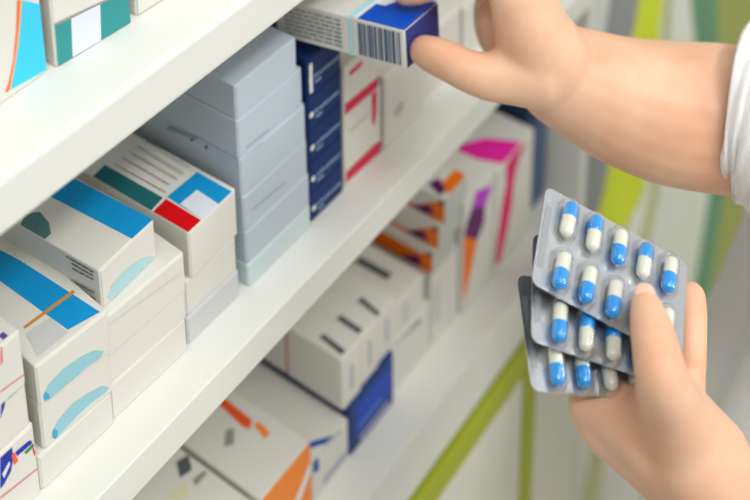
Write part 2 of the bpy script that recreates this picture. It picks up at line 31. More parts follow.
  ('medicine_box', 'white box with red, teal and blue lid, white square in its corner', 'boxes stacked under the red and blue lid', 'box', [-0.0268, 0.0275, 0.0456], [0.0422, 0.105, 0.0342], [[0.99978, -0.02094, 0.0], [0.02094, 0.99978, 0.0], [0.0, 0.0, 1.0]], 'white', [('top', [(0.01364, 0.03017), (0.03923, 0.0293), (0.03886, 0.0004), (0.01233, 0.0004)], 'blue'), ('top', [(0.0139, 0.01974), (0.02804, 0.01901), (0.02675, 0.0004), (0.01225, 0.0004)], 'paleblue'), ('top', [(0.0004, 0.0287), (0.01212, 0.02954), (0.01134, 0.0004), (0.0004, 0.0004)], 'red'), ('top', [(0.0004, 0.07998), (0.01151, 0.08114), (0.01169, 0.03161), (0.0004, 0.03025)], 'deepteal'), ('top', [(0.0004, 0.09214), (0.0004, 0.08093), (0.0004, 0.05527), (0.0004, 0.06221)], 'darkred'), ('top', [(0.01497, 0.0771), (0.015, 0.07421), (0.0156, 0.07421), (0.01557, 0.07711)], 'ink2'), ('top', [(0.015, 0.07391), (0.01502, 0.07162), (0.01562, 0.07162), (0.0156, 0.07391)], 'ink2'), ('top', [(0.01503, 0.07132), (0.01506, 0.06781), (0.01566, 0.06781), (0.01563, 0.07132)], 'ink2'), ('top', [(0.01506, 0.06751), (0.01509, 0.06497), (0.01569, 0.06497), (0.01566, 0.06751)], 'ink2'), ('top', [(0.01509, 0.06467), (0.01512, 0.06076), (0.01572, 0.06076), (0.01569, 0.06467)], 'ink2'), ('top', [(0.01513, 0.06046), (0.01514, 0.05861), (0.01574, 0.05862), (0.01573, 0.06046)], 'ink2'), ('top', [(0.01515, 0.05831), (0.01518, 0.05464), (0.01578, 0.05464), (0.01575, 0.05832)], 'ink2'), ('top', [(0.01518, 0.05434), (0.0152, 0.05243), (0.0158, 0.05243), (0.01578, 0.05434)], 'ink2'), ('top', [(0.0152, 0.05213), (0.01522, 0.04976), (0.01582, 0.04977), (0.0158, 0.05213)], 'ink2'), ('top', [(0.01523, 0.04946), (0.01526, 0.04536), (0.01586, 0.04536), (0.01583, 0.04947)], 'ink2'), ('top', [(0.01527, 0.04506), (0.0153, 0.04108), (0.0159, 0.04109), (0.01587, 0.04506)], 'ink2'), ('top', [(0.0153, 0.04078), (0.01532, 0.03895), (0.01592, 0.03896), (0.0159, 0.04079)], 'ink2'), ('top', [(0.01532, 0.03865), (0.01535, 0.03576), (0.01595, 0.03577), (0.01592, 0.03866)], 'ink2'), ('top', [(0.01535, 0.03546), (0.01538, 0.03296), (0.01598, 0.03296), (0.01595, 0.03547)], 'ink2'), ('top', [(0.0215, 0.07677), (0.02148, 0.07531), (0.02208, 0.0753), (0.0221, 0.07676)], 'ink2'), ('top', [(0.02148, 0.07501), (0.02143, 0.07131), (0.02203, 0.0713), (0.02207, 0.075)], 'ink2'), ('top', [(0.02142, 0.07101), (0.0214, 0.06895), (0.022, 0.06894), (0.02202, 0.071)], 'ink2'), ('top', [(0.02139, 0.06865), (0.02136, 0.06602), (0.02196, 0.06601), (0.02199, 0.06864)], 'ink2'), ('top', [(0.02135, 0.06572), (0.02133, 0.06382), (0.02193, 0.06382), (0.02195, 0.06571)], 'ink2'), ('top', [(0.02132, 0.06352), (0.02129, 0.06099), (0.02189, 0.06098), (0.02192, 0.06352)], 'ink2'), ('top', [(0.02129, 0.06069), (0.02126, 0.05892), (0.02186, 0.05891), (0.02189, 0.06068)], 'ink2'), ('top', [(0.02126, 0.05862), (0.02122, 0.05528), (0.02182, 0.05528), (0.02186, 0.05861)], 'ink2'), ('top', [(0.02121, 0.05498), (0.02116, 0.05112), (0.02176, 0.05111), (0.02181, 0.05498)], 'ink2'), ('top', [(0.02116, 0.05082), (0.02111, 0.04709), (0.02171, 0.04708), (0.02176, 0.05081)], 'ink2'), ('top', [(0.0211, 0.04679), (0.02105, 0.04296), (0.02165, 0.04296), (0.0217, 0.04678)], 'ink2'), ('top', [(0.02105, 0.04266), (0.021, 0.03871), (0.0216, 0.0387), (0.02165, 0.04266)], 'ink2'), ('top', [(0.02099, 0.03841), (0.02096, 0.03605), (0.02156, 0.03605), (0.02159, 0.0384)], 'ink2'), ('top', [(0.02096, 0.03575), (0.02095, 0.03498), (0.02155, 0.03497), (0.02156, 0.03575)], 'ink2'), ('top', [(0.02747, 0.07578), (0.02742, 0.07317), (0.02802, 0.07316), (0.02807, 0.07577)], 'ink2'), ('top', [(0.02742, 0.07287), (0.02736, 0.06949), (0.02796, 0.06948), (0.02802, 0.07286)], 'ink2'), ('top', [(0.02736, 0.06919), (0.02729, 0.06538), (0.02789, 0.06537), (0.02796, 0.06918)], 'ink2'), ('top', [(0.02728, 0.06508), (0.02722, 0.06105), (0.02782, 0.06104), (0.02788, 0.06507)], 'ink2'), ('top', [(0.02721, 0.06075), (0.02714, 0.05683), (0.02774, 0.05682), (0.02781, 0.06074)], 'ink2'), ('top', [(0.02714, 0.05653), (0.0271, 0.05458), (0.0277, 0.05457), (0.02774, 0.05652)], 'ink2'), ('top', [(0.0271, 0.05428), (0.02704, 0.05067), (0.02764, 0.05066), (0.0277, 0.05427)], 'ink2'), ('top', [(0.02703, 0.05037), (0.02699, 0.04777), (0.02759, 0.04776), (0.02763, 0.05036)], 'ink2'), ('top', [(0.02698, 0.04747), (0.02694, 0.0452), (0.02754, 0.04519), (0.02758, 0.04746)], 'ink2'), ('top', [(0.02694, 0.0449), (0.0269, 0.0428), (0.0275, 0.04279), (0.02754, 0.04489)], 'ink2'), ('top', [(0.0269, 0.0425), (0.02685, 0.03984), (0.02745, 0.03983), (0.0275, 0.04249)], 'ink2'), ('top', [(0.02685, 0.03954), (0.02678, 0.03556), (0.02738, 0.03555), (0.02745, 0.03953)], 'ink2'), ('top', [(0.02677, 0.03526), (0.02675, 0.03381), (0.02735, 0.0338), (0.02737, 0.03525)], 'ink2'), ('top', [(0.0335, 0.07479), (0.03335, 0.07095), (0.03395, 0.07093), (0.0341, 0.07477)], 'ink2'), ('top', [(0.03334, 0.07065), (0.03318, 0.06647), (0.03378, 0.06645), (0.03394, 0.07063)], 'ink2'), ('top', [(0.03317, 0.06617), (0.03311, 0.0646), (0.03371, 0.06458), (0.03377, 0.06615)], 'ink2'), ('top', [(0.0331, 0.0643), (0.03298, 0.06131), (0.03358, 0.06129), (0.0337, 0.06428)], 'ink2'), ('top', [(0.03297, 0.06101), (0.03285, 0.05782), (0.03345, 0.0578), (0.03357, 0.06099)], 'ink2'), ('top', [(0.03283, 0.05752), (0.03268, 0.05362), (0.03328, 0.0536), (0.03343, 0.0575)], 'ink2'), ('top', [(0.03267, 0.05332), (0.03252, 0.04929), (0.03312, 0.04927), (0.03327, 0.0533)], 'ink2'), ('top', [(0.03251, 0.04899), (0.0324, 0.04618), (0.033, 0.04616), (0.0331, 0.04897)], 'ink2'), ('top', [(0.03239, 0.04588), (0.03226, 0.04257), (0.03286, 0.04255), (0.03298, 0.04586)], 'ink2'), ('top', [(0.03225, 0.04227), (0.03216, 0.04005), (0.03276, 0.04003), (0.03285, 0.04225)], 'ink2'), ('top', [(0.03215, 0.03975), (0.03207, 0.03785), (0.03267, 0.03783), (0.03275, 0.03973)], 'ink2'), ('top', [(0.03206, 0.03755), (0.03199, 0.03558), (0.03259, 0.03555), (0.03266, 0.03753)], 'ink2'), ('top', [(0.03198, 0.03528), (0.03191, 0.03366), (0.03251, 0.03364), (0.03257, 0.03526)], 'ink2'), ('top', [(0.0396, 0.07379), (0.03941, 0.06963), (0.04001, 0.0696), (0.0402, 0.07376)], 'ink2'), ('top', [(0.03939, 0.06933), (0.0393, 0.06731), (0.0399, 0.06729), (0.03999, 0.0693)], 'ink2'), ('top', [(0.03929, 0.06701), (0.03914, 0.06393), (0.03974, 0.0639), (0.03989, 0.06699)], 'ink2'), ('top', [(0.03913, 0.06363), (0.03907, 0.06228), (0.03967, 0.06225), (0.03973, 0.0636)], 'ink2'), ('top', [(0.03905, 0.06198), (0.03895, 0.05979), (0.03955, 0.05977), (0.03965, 0.06195)], 'ink2'), ('top', [(0.03894, 0.05949), (0.03885, 0.05758), (0.03945, 0.05755), (0.03954, 0.05947)], 'ink2'), ('top', [(0.03884, 0.05728), (0.03878, 0.05604), (0.03938, 0.05601), (0.03944, 0.05725)], 'ink2'), ('top', [(0.03876, 0.05574), (0.03863, 0.05273), (0.03922, 0.0527), (0.03936, 0.05571)], 'ink2'), ('top', [(0.03861, 0.05243), (0.03854, 0.05094), (0.03914, 0.05091), (0.03921, 0.0524)], 'ink2'), ('top', [(0.03853, 0.05064), (0.03836, 0.04703), (0.03896, 0.047), (0.03913, 0.05061)], 'ink2'), ('top', [(0.03835, 0.04673), (0.0382, 0.04354), (0.0388, 0.04352), (0.03895, 0.0467)], 'ink2'), ('top', [(0.03819, 0.04324), (0.0381, 0.04139), (0.0387, 0.04136), (0.03879, 0.04322)], 'ink2'), ('top', [(0.03809, 0.04109), (0.03792, 0.03757), (0.03852, 0.03754), (0.03869, 0.04106)], 'ink2'), ('top', [(0.03791, 0.03727), (0.03784, 0.03578), (0.03844, 0.03575), (0.03851, 0.03724)], 'ink2'), ('top', [(0.03783, 0.03548), (0.03776, 0.03409), (0.03836, 0.03406), (0.03843, 0.03545)], 'ink2')]),
  ('medicine_box', 'aqua-tinted box at the very bottom of the tall blue-grey stack', 'pale blue-grey boxes in the tall stack', 'box', [0.02008, 0.0259, 0.0], [0.0622, 0.115, 0.0175], [[1.0, -0.0, 0.0], [0.0, 1.0, 0.0], [0.0, 0.0, 1.0]], 'aqua', []),
  ('medicine_box', 'pale blue-grey box with a small pink mark, second from the bottom of the tall stack', 'pale blue-grey boxes in the tall stack', 'box', [0.02024, 0.0267, 0.0175], [0.0626, 0.12, 0.0253], [[1.0, -0.0, 0.0], [0.0, 1.0, 0.0], [0.0, 0.0, 1.0]], 'coolgrey', [('front', [(0.01692, 0.0004), (0.02668, 0.0004), (0.02945, 0.0004), (0.01958, 0.0004)], 'pink')]),
  ('medicine_box', 'pale blue-grey box third from the bottom of the tall stack', 'pale blue-grey boxes in the tall stack', 'box', [0.0203, 0.0275, 0.0428], [0.0625, 0.122, 0.0264], [[0.99999, -0.00524, 0.0], [0.00524, 0.99999, 0.0], [0.0, 0.0, 1.0]], 'coolgrey', [('front', [(0.00737, 0.01128), (0.01237, 0.01092), (0.01244, 0.01181), (0.00743, 0.01217)], 'grey2'), ('front', [(0.01282, 0.01088), (0.01533, 0.0107), (0.0154, 0.0116), (0.01288, 0.01178)], 'grey2'), ('front', [(0.01578, 0.01067), (0.02067, 0.01031), (0.02074, 0.01121), (0.01585, 0.01157)], 'grey2'), ('front', [(0.02112, 0.01028), (0.02575, 0.00995), (0.02581, 0.01084), (0.02119, 0.01118)], 'grey2'), ('front', [(0.0262, 0.00991), (0.02904, 0.00971), (0.02911, 0.01061), (0.02626, 0.01081)], 'grey2'), ('front', [(0.02949, 0.00968), (0.03152, 0.00953), (0.03158, 0.01043), (0.02956, 0.01057)], 'grey2'), ('front', [(0.03197, 0.0095), (0.03482, 0.00929), (0.03488, 0.01019), (0.03203, 0.01039)], 'grey2'), ('front', [(0.03526, 0.00926), (0.03934, 0.00896), (0.0394, 0.00986), (0.03533, 0.01016)], 'grey2')]),
  ('medicine_box', 'pale blue-grey box fourth from the bottom of the tall stack, red dot on its side', 'pale blue-grey boxes in the tall stack', 'box', [0.02016, 0.0283, 0.0692], [0.0623, 0.125, 0.0285], [[0.99999, 0.00349, 0.0], [-0.00349, 0.99999, 0.0], [0.0, 0.0, 1.0]], 'coolgrey', [('left', [(0.04266, 0.02298), (0.04078, 0.02507), (0.03909, 0.02438), (0.04103, 0.0215)], 'darkred'), ('left', [(0.02967, 0.02414), (0.02786, 0.02581), (0.02713, 0.02389), (0.02897, 0.02183)], 'black'), ('front', [(0.00247, 0.02795), (0.00518, 0.02789), (0.0052, 0.02869), (0.00249, 0.02875)], 'grey2'), ('front', [(0.00558, 0.02788), (0.01096, 0.02776), (0.01098, 0.02856), (0.0056, 0.02868)], 'grey2'), ('front', [(0.01136, 0.02775), (0.01522, 0.02766), (0.01523, 0.02846), (0.01138, 0.02855)], 'grey2'), ('front', [(0.01562, 0.02765), (0.01995, 0.02756), (0.01997, 0.02836), (0.01563, 0.02845)], 'grey2'), ('left', [(0.06006, 0.02516), (0.03518, 0.0281), (0.03734, 0.02487), (0.06403, 0.02013)], 'grey2')]),
  ('medicine_box', 'pale blue-grey box second from the top of the tall stack', 'pale blue-grey boxes in the tall stack', 'box', [0.01982, 0.0291, 0.0977], [0.0617, 0.128, 0.0281], [[0.99999, -0.00349, 0.0], [0.00349, 0.99999, 0.0], [0.0, 0.0, 1.0]], 'coolgrey', [('front', [(0.0067, 0.00366), (0.01251, 0.00341), (0.01255, 0.0043), (0.00674, 0.00456)], 'grey2'), ('front', [(0.01296, 0.00339), (0.01835, 0.00315), (0.01839, 0.00404), (0.013, 0.00428)], 'grey2'), ('front', [(0.0188, 0.00313), (0.02136, 0.00301), (0.0214, 0.00391), (0.01884, 0.00402)], 'grey2'), ('front', [(0.02181, 0.00299), (0.02514, 0.00284), (0.02518, 0.00374), (0.02185, 0.00389)], 'grey2'), ('front', [(0.02559, 0.00282), (0.02726, 0.00275), (0.0273, 0.00365), (0.02563, 0.00372)], 'grey2')]),
  ('medicine_box', 'topmost pale blue-grey box of the tall stack, pushed slightly left', 'pale blue-grey boxes in the tall stack', 'box', [0.02028, 0.0299, 0.1258], [0.0572, 0.125, 0.0247], [[1.0, -0.0, 0.0], [0.0, 1.0, 0.0], [0.0, 0.0, 1.0]], 'coolgrey', []),
  ('medicine_box', 'navy medicine box with white lettering, bottom of the navy stack', 'navy boxes in the stack beside the blue-grey boxes', 'box', [0.0846, 0.0275, 0.0], [0.0352, 0.1, 0.024], [[1.0, -0.0, 0.0], [0.0, 1.0, 0.0], [0.0, 0.0, 1.0]], 'navy', [('front', [(0.0052, 0.01008), (0.00478, 0.01137), (0.00368, 0.01217), (0.00232, 0.01217), (0.00122, 0.01137), (0.0008, 0.01008), (0.00122, 0.00879), (0.00232, 0.00799), (0.00368, 0.00799), (0.00478, 0.00879)], 'paperwhite'), ('front', [(0.0065, 0.00908), (0.00727, 0.00908), (0.00727, 0.01208), (0.0065, 0.01208)], 'palenavy'), ('front', [(0.0076, 0.00908), (0.0087, 0.00908), (0.0087, 0.01128), (0.0076, 0.01128)], 'palenavy'), ('front', [(0.0093, 0.00908), (0.00986, 0.00908), (0.00986, 0.01238), (0.0093, 0.01238)], 'palenavy'), ('front', [(0.0101, 0.00908), (0.0109, 0.00908), (0.0109, 0.01128), (0.0101, 0.01128)], 'palenavy'), ('front', [(0.0115, 0.00908), (0.01241, 0.00908), (0.01241, 0.01128), (0.0115, 0.01128)], 'palenavy'), ('front', [(0.0128, 0.00908), (0.0141, 0.00908), (0.0141, 0.01128), (0.0128, 0.01128)], 'palenavy'), ('front', [(0.0147, 0.00908), (0.01533, 0.00908), (0.01533, 0.01128), (0.0147, 0.01128)], 'palenavy'), ('front', [(0.0156, 0.00908), (0.0165, 0.00908), (0.0165, 0.01128), (0.0156, 0.01128)], 'palenavy'), ('front', [(0.0171, 0.00908), (0.01787, 0.00908), (0.01787, 0.01208), (0.0171, 0.01208)], 'palenavy'), ('front', [(0.0182, 0.00908), (0.0193, 0.00908), (0.0193, 0.01128), (0.0182, 0.01128)], 'palenavy'), ('front', [(0.0199, 0.00908), (0.02046, 0.00908), (0.02046, 0.01238), (0.0199, 0.01238)], 'palenavy'), ('front', [(0.0207, 0.00908), (0.0215, 0.00908), (0.0215, 0.01128), (0.0207, 0.01128)], 'palenavy'), ('front', [(0.0221, 0.00908), (0.02301, 0.00908), (0.02301, 0.01128), (0.0221, 0.01128)], 'palenavy'), ('front', [(0.0234, 0.00908), (0.0247, 0.00908), (0.0247, 0.01128), (0.0234, 0.01128)], 'palenavy'), ('front', [(0.0253, 0.00908), (0.02593, 0.00908), (0.02593, 0.01128), (0.0253, 0.01128)], 'palenavy'), ('front', [(0.0262, 0.00908), (0.0271, 0.00908), (0.0271, 0.01128), (0.0262, 0.01128)], 'palenavy'), ('front', [(0.0277, 0.00908), (0.02847, 0.00908), (0.02847, 0.01208), (0.0277, 0.01208)], 'palenavy'), ('front', [(0.0288, 0.00908), (0.0299, 0.00908), (0.0299, 0.01128), (0.0288, 0.01128)], 'palenavy'), ('front', [(0.0305, 0.00908), (0.03106, 0.00908), (0.03106, 0.01238), (0.0305, 0.01238)], 'palenavy'), ('front', [(0.0313, 0.00908), (0.0321, 0.00908), (0.0321, 0.01128), (0.0313, 0.01128)], 'palenavy'), ('front', [(0.0065, 0.00548), (0.013, 0.00548), (0.013, 0.00708), (0.0065, 0.00708)], 'palenavy')]),
  ('medicine_box', 'navy medicine box with white lettering, second from the bottom of the navy stack', 'navy boxes in the stack beside the blue-grey boxes', 'box', [0.0846, 0.0275, 0.024], [0.0352, 0.1, 0.0245], [[1.0, -0.0, 0.0], [0.0, 1.0, 0.0], [0.0, 0.0, 1.0]], 'navy', [('front', [(0.0052, 0.01029), (0.00478, 0.01158), (0.00368, 0.01238), (0.00232, 0.01238), (0.00122, 0.01158), (0.0008, 0.01029), (0.00122, 0.009), (0.00232, 0.0082), (0.00368, 0.0082), (0.00478, 0.009)], 'paperwhite'), ('front', [(0.0065, 0.00929), (0.00727, 0.00929), (0.00727, 0.01149), (0.0065, 0.01149)], 'palenavy'), ('front', [(0.0076, 0.00929), (0.0087, 0.00929), (0.0087, 0.01149), (0.0076, 0.01149)], 'palenavy'), ('front', [(0.0093, 0.00929), (0.00986, 0.00929), (0.00986, 0.01229), (0.0093, 0.01229)], 'palenavy'), ('front', [(0.0101, 0.00929), (0.0109, 0.00929), (0.0109, 0.01149), (0.0101, 0.01149)], 'palenavy'), ('front', [(0.0115, 0.00929), (0.01241, 0.00929), (0.01241, 0.01259), (0.0115, 0.01259)], 'palenavy'), ('front', [(0.0128, 0.00929), (0.0141, 0.00929), (0.0141, 0.01149), (0.0128, 0.01149)], 'palenavy'), ('front', [(0.0147, 0.00929), (0.01533, 0.00929), (0.01533, 0.01149), (0.0147, 0.01149)], 'palenavy'), ('front', [(0.0156, 0.00929), (0.0165, 0.00929), (0.0165, 0.01149), (0.0156, 0.01149)], 'palenavy'), ('front', [(0.0171, 0.00929), (0.01787, 0.00929), (0.01787, 0.01149), (0.0171, 0.01149)], 'palenavy'), ('front', [(0.0182, 0.00929), (0.0193, 0.00929), (0.0193, 0.01149), (0.0182, 0.01149)], 'palenavy'), ('front', [(0.0199, 0.00929), (0.02046, 0.00929), (0.02046, 0.01229), (0.0199, 0.01229)], 'palenavy'), ('front', [(0.0207, 0.00929), (0.0215, 0.00929), (0.0215, 0.01149), (0.0207, 0.01149)], 'palenavy'), ('front', [(0.0221, 0.00929), (0.02301, 0.00929), (0.02301, 0.01259), (0.0221, 0.01259)], 'palenavy'), ('front', [(0.0234, 0.00929), (0.0247, 0.00929), (0.0247, 0.01149), (0.0234, 0.01149)], 'palenavy'), ('front', [(0.0253, 0.00929), (0.02593, 0.00929), (0.02593, 0.01149), (0.0253, 0.01149)], 'palenavy'), ('front', [(0.0262, 0.00929), (0.0271, 0.00929), (0.0271, 0.01149), (0.0262, 0.01149)], 'palenavy'), ('front', [(0.0277, 0.00929), (0.02847, 0.00929), (0.02847, 0.01149), (0.0277, 0.01149)], 'palenavy'), ('front', [(0.0288, 0.00929), (0.0299, 0.00929), (0.0299, 0.01149), (0.0288, 0.01149)], 'palenavy'), ('front', [(0.0305, 0.00929), (0.03106, 0.00929), (0.03106, 0.01229), (0.0305, 0.01229)], 'palenavy'), ('front', [(0.0313, 0.00929), (0.0321, 0.00929), (0.0321, 0.01149), (0.0313, 0.01149)], 'palenavy'), ('front', [(0.0065, 0.00569), (0.013, 0.00569), (0.013, 0.00729), (0.0065, 0.00729)], 'palenavy')]),
  ('medicine_box', 'navy medicine box with white lettering, middle of the navy stack', 'navy boxes in the stack beside the blue-grey boxes', 'box', [0.0846, 0.0275, 0.0485], [0.0352, 0.1, 0.0263], [[1.0, -0.0, 0.0], [0.0, 1.0, 0.0], [0.0, 0.0, 1.0]], 'navy', [('front', [(0.0052, 0.01105), (0.00478, 0.01234), (0.00368, 0.01314), (0.00232, 0.01314), (0.00122, 0.01234), (0.0008, 0.01105), (0.00122, 0.00975), (0.00232, 0.00895), (0.00368, 0.00895), (0.00478, 0.00975)], 'paperwhite'), ('front', [(0.0065, 0.01005), (0.00727, 0.01005), (0.00727, 0.01225), (0.0065, 0.01225)], 'palenavy'), ('front', [(0.0076, 0.01005), (0.0087, 0.01005), (0.0087, 0.01225), (0.0076, 0.01225)], 'palenavy'), ('front', [(0.0093, 0.01005), (0.00986, 0.01005), (0.00986, 0.01225), (0.0093, 0.01225)], 'palenavy'), ('front', [(0.0101, 0.01005), (0.0109, 0.01005), (0.0109, 0.01225), (0.0101, 0.01225)], 'palenavy'), ('front', [(0.0115, 0.01005), (0.01241, 0.01005), (0.01241, 0.01305), (0.0115, 0.01305)], 'palenavy'), ('front', [(0.0128, 0.01005), (0.0141, 0.01005), (0.0141, 0.01225), (0.0128, 0.01225)], 'palenavy'), ('front', [(0.0147, 0.01005), (0.01533, 0.01005), (0.01533, 0.01335), (0.0147, 0.01335)], 'palenavy'), ('front', [(0.0156, 0.01005), (0.0165, 0.01005), (0.0165, 0.01225), (0.0156, 0.01225)], 'palenavy'), ('front', [(0.0171, 0.01005), (0.01787, 0.01005), (0.01787, 0.01225), (0.0171, 0.01225)], 'palenavy'), ('front', [(0.0182, 0.01005), (0.0193, 0.01005), (0.0193, 0.01225), (0.0182, 0.01225)], 'palenavy'), ('front', [(0.0199, 0.01005), (0.02046, 0.01005), (0.02046, 0.01225), (0.0199, 0.01225)], 'palenavy'), ('front', [(0.0207, 0.01005), (0.0215, 0.01005), (0.0215, 0.01225), (0.0207, 0.01225)], 'palenavy'), ('front', [(0.0221, 0.01005), (0.02301, 0.01005), (0.02301, 0.01305), (0.0221, 0.01305)], 'palenavy'), ('front', [(0.0234, 0.01005), (0.0247, 0.01005), (0.0247, 0.01225), (0.0234, 0.01225)], 'palenavy'), ('front', [(0.0253, 0.01005), (0.02593, 0.01005), (0.02593, 0.01335), (0.0253, 0.01335)], 'palenavy'), ('front', [(0.0262, 0.01005), (0.0271, 0.01005), (0.0271, 0.01225), (0.0262, 0.01225)], 'palenavy'), ('front', [(0.0277, 0.01005), (0.02847, 0.01005), (0.02847, 0.01225), (0.0277, 0.01225)], 'palenavy'), ('front', [(0.0288, 0.01005), (0.0299, 0.01005), (0.0299, 0.01225), (0.0288, 0.01225)], 'palenavy'), ('front', [(0.0305, 0.01005), (0.03106, 0.01005), (0.03106, 0.01225), (0.0305, 0.01225)], 'palenavy'), ('front', [(0.0313, 0.01005), (0.0321, 0.01005), (0.0321, 0.01225), (0.0313, 0.01225)], 'palenavy'), ('front', [(0.0065, 0.00645), (0.013, 0.00645), (0.013, 0.00805), (0.0065, 0.00805)], 'palenavy')]),
  ('medicine_box', 'navy medicine box with white lettering, second from the top of the navy stack', 'navy boxes in the stack beside the blue-grey boxes', 'box', [0.0846, 0.0275, 0.0748], [0.0352, 0.1, 0.0257], [[1.0, -0.0, 0.0], [0.0, 1.0, 0.0], [0.0, 0.0, 1.0]], 'navy', [('front', [(0.0052, 0.01079), (0.00478, 0.01209), (0.00368, 0.01289), (0.00232, 0.01289), (0.00122, 0.01209), (0.0008, 0.01079), (0.00122, 0.0095), (0.00232, 0.0087), (0.00368, 0.0087), (0.00478, 0.0095)], 'paperwhite'), ('front', [(0.0065, 0.00979), (0.00727, 0.00979), (0.00727, 0.01309), (0.0065, 0.01309)], 'palenavy'), ('front', [(0.0076, 0.00979), (0.0087, 0.00979), (0.0087, 0.01199), (0.0076, 0.01199)], 'palenavy'), ('front', [(0.0093, 0.00979), (0.00986, 0.00979), (0.00986, 0.01199), (0.0093, 0.01199)], 'palenavy'), ('front', [(0.0101, 0.00979), (0.0109, 0.00979), (0.0109, 0.01199), (0.0101, 0.01199)], 'palenavy'), ('front', [(0.0115, 0.00979), (0.01241, 0.00979), (0.01241, 0.01199), (0.0115, 0.01199)], 'palenavy'), ('front', [(0.0128, 0.00979), (0.0141, 0.00979), (0.0141, 0.01199), (0.0128, 0.01199)], 'palenavy'), ('front', [(0.0147, 0.00979), (0.01533, 0.00979), (0.01533, 0.01279), (0.0147, 0.01279)], 'palenavy'), ('front', [(0.0156, 0.00979), (0.0165, 0.00979), (0.0165, 0.01199), (0.0156, 0.01199)], 'palenavy'), ('front', [(0.0171, 0.00979), (0.01787, 0.00979), (0.01787, 0.01309), (0.0171, 0.01309)], 'palenavy'), ('front', [(0.0182, 0.00979), (0.0193, 0.00979), (0.0193, 0.01199), (0.0182, 0.01199)], 'palenavy'), ('front', [(0.0199, 0.00979), (0.02046, 0.00979), (0.02046, 0.01199), (0.0199, 0.01199)], 'palenavy'), ('front', [(0.0207, 0.00979), (0.0215, 0.00979), (0.0215, 0.01199), (0.0207, 0.01199)], 'palenavy'), ('front', [(0.0221, 0.00979), (0.02301, 0.00979), (0.02301, 0.01199), (0.0221, 0.01199)], 'palenavy'), ('front', [(0.0234, 0.00979), (0.0247, 0.00979), (0.0247, 0.01199), (0.0234, 0.01199)], 'palenavy'), ('front', [(0.0253, 0.00979), (0.02593, 0.00979), (0.02593, 0.01279), (0.0253, 0.01279)], 'palenavy'), ('front', [(0.0262, 0.00979), (0.0271, 0.00979), (0.0271, 0.01199), (0.0262, 0.01199)], 'palenavy'), ('front', [(0.0277, 0.00979), (0.02847, 0.00979), (0.02847, 0.01309), (0.0277, 0.01309)], 'palenavy'), ('front', [(0.0288, 0.00979), (0.0299, 0.00979), (0.0299, 0.01199), (0.0288, 0.01199)], 'palenavy'), ('front', [(0.0305, 0.00979), (0.03106, 0.00979), (0.03106, 0.01199), (0.0305, 0.01199)], 'palenavy'), ('front', [(0.0313, 0.00979), (0.0321, 0.00979), (0.0321, 0.01199), (0.0313, 0.01199)], 'palenavy'), ('front', [(0.0065, 0.00619), (0.013, 0.00619), (0.013, 0.00779), (0.0065, 0.00779)], 'palenavy')]),
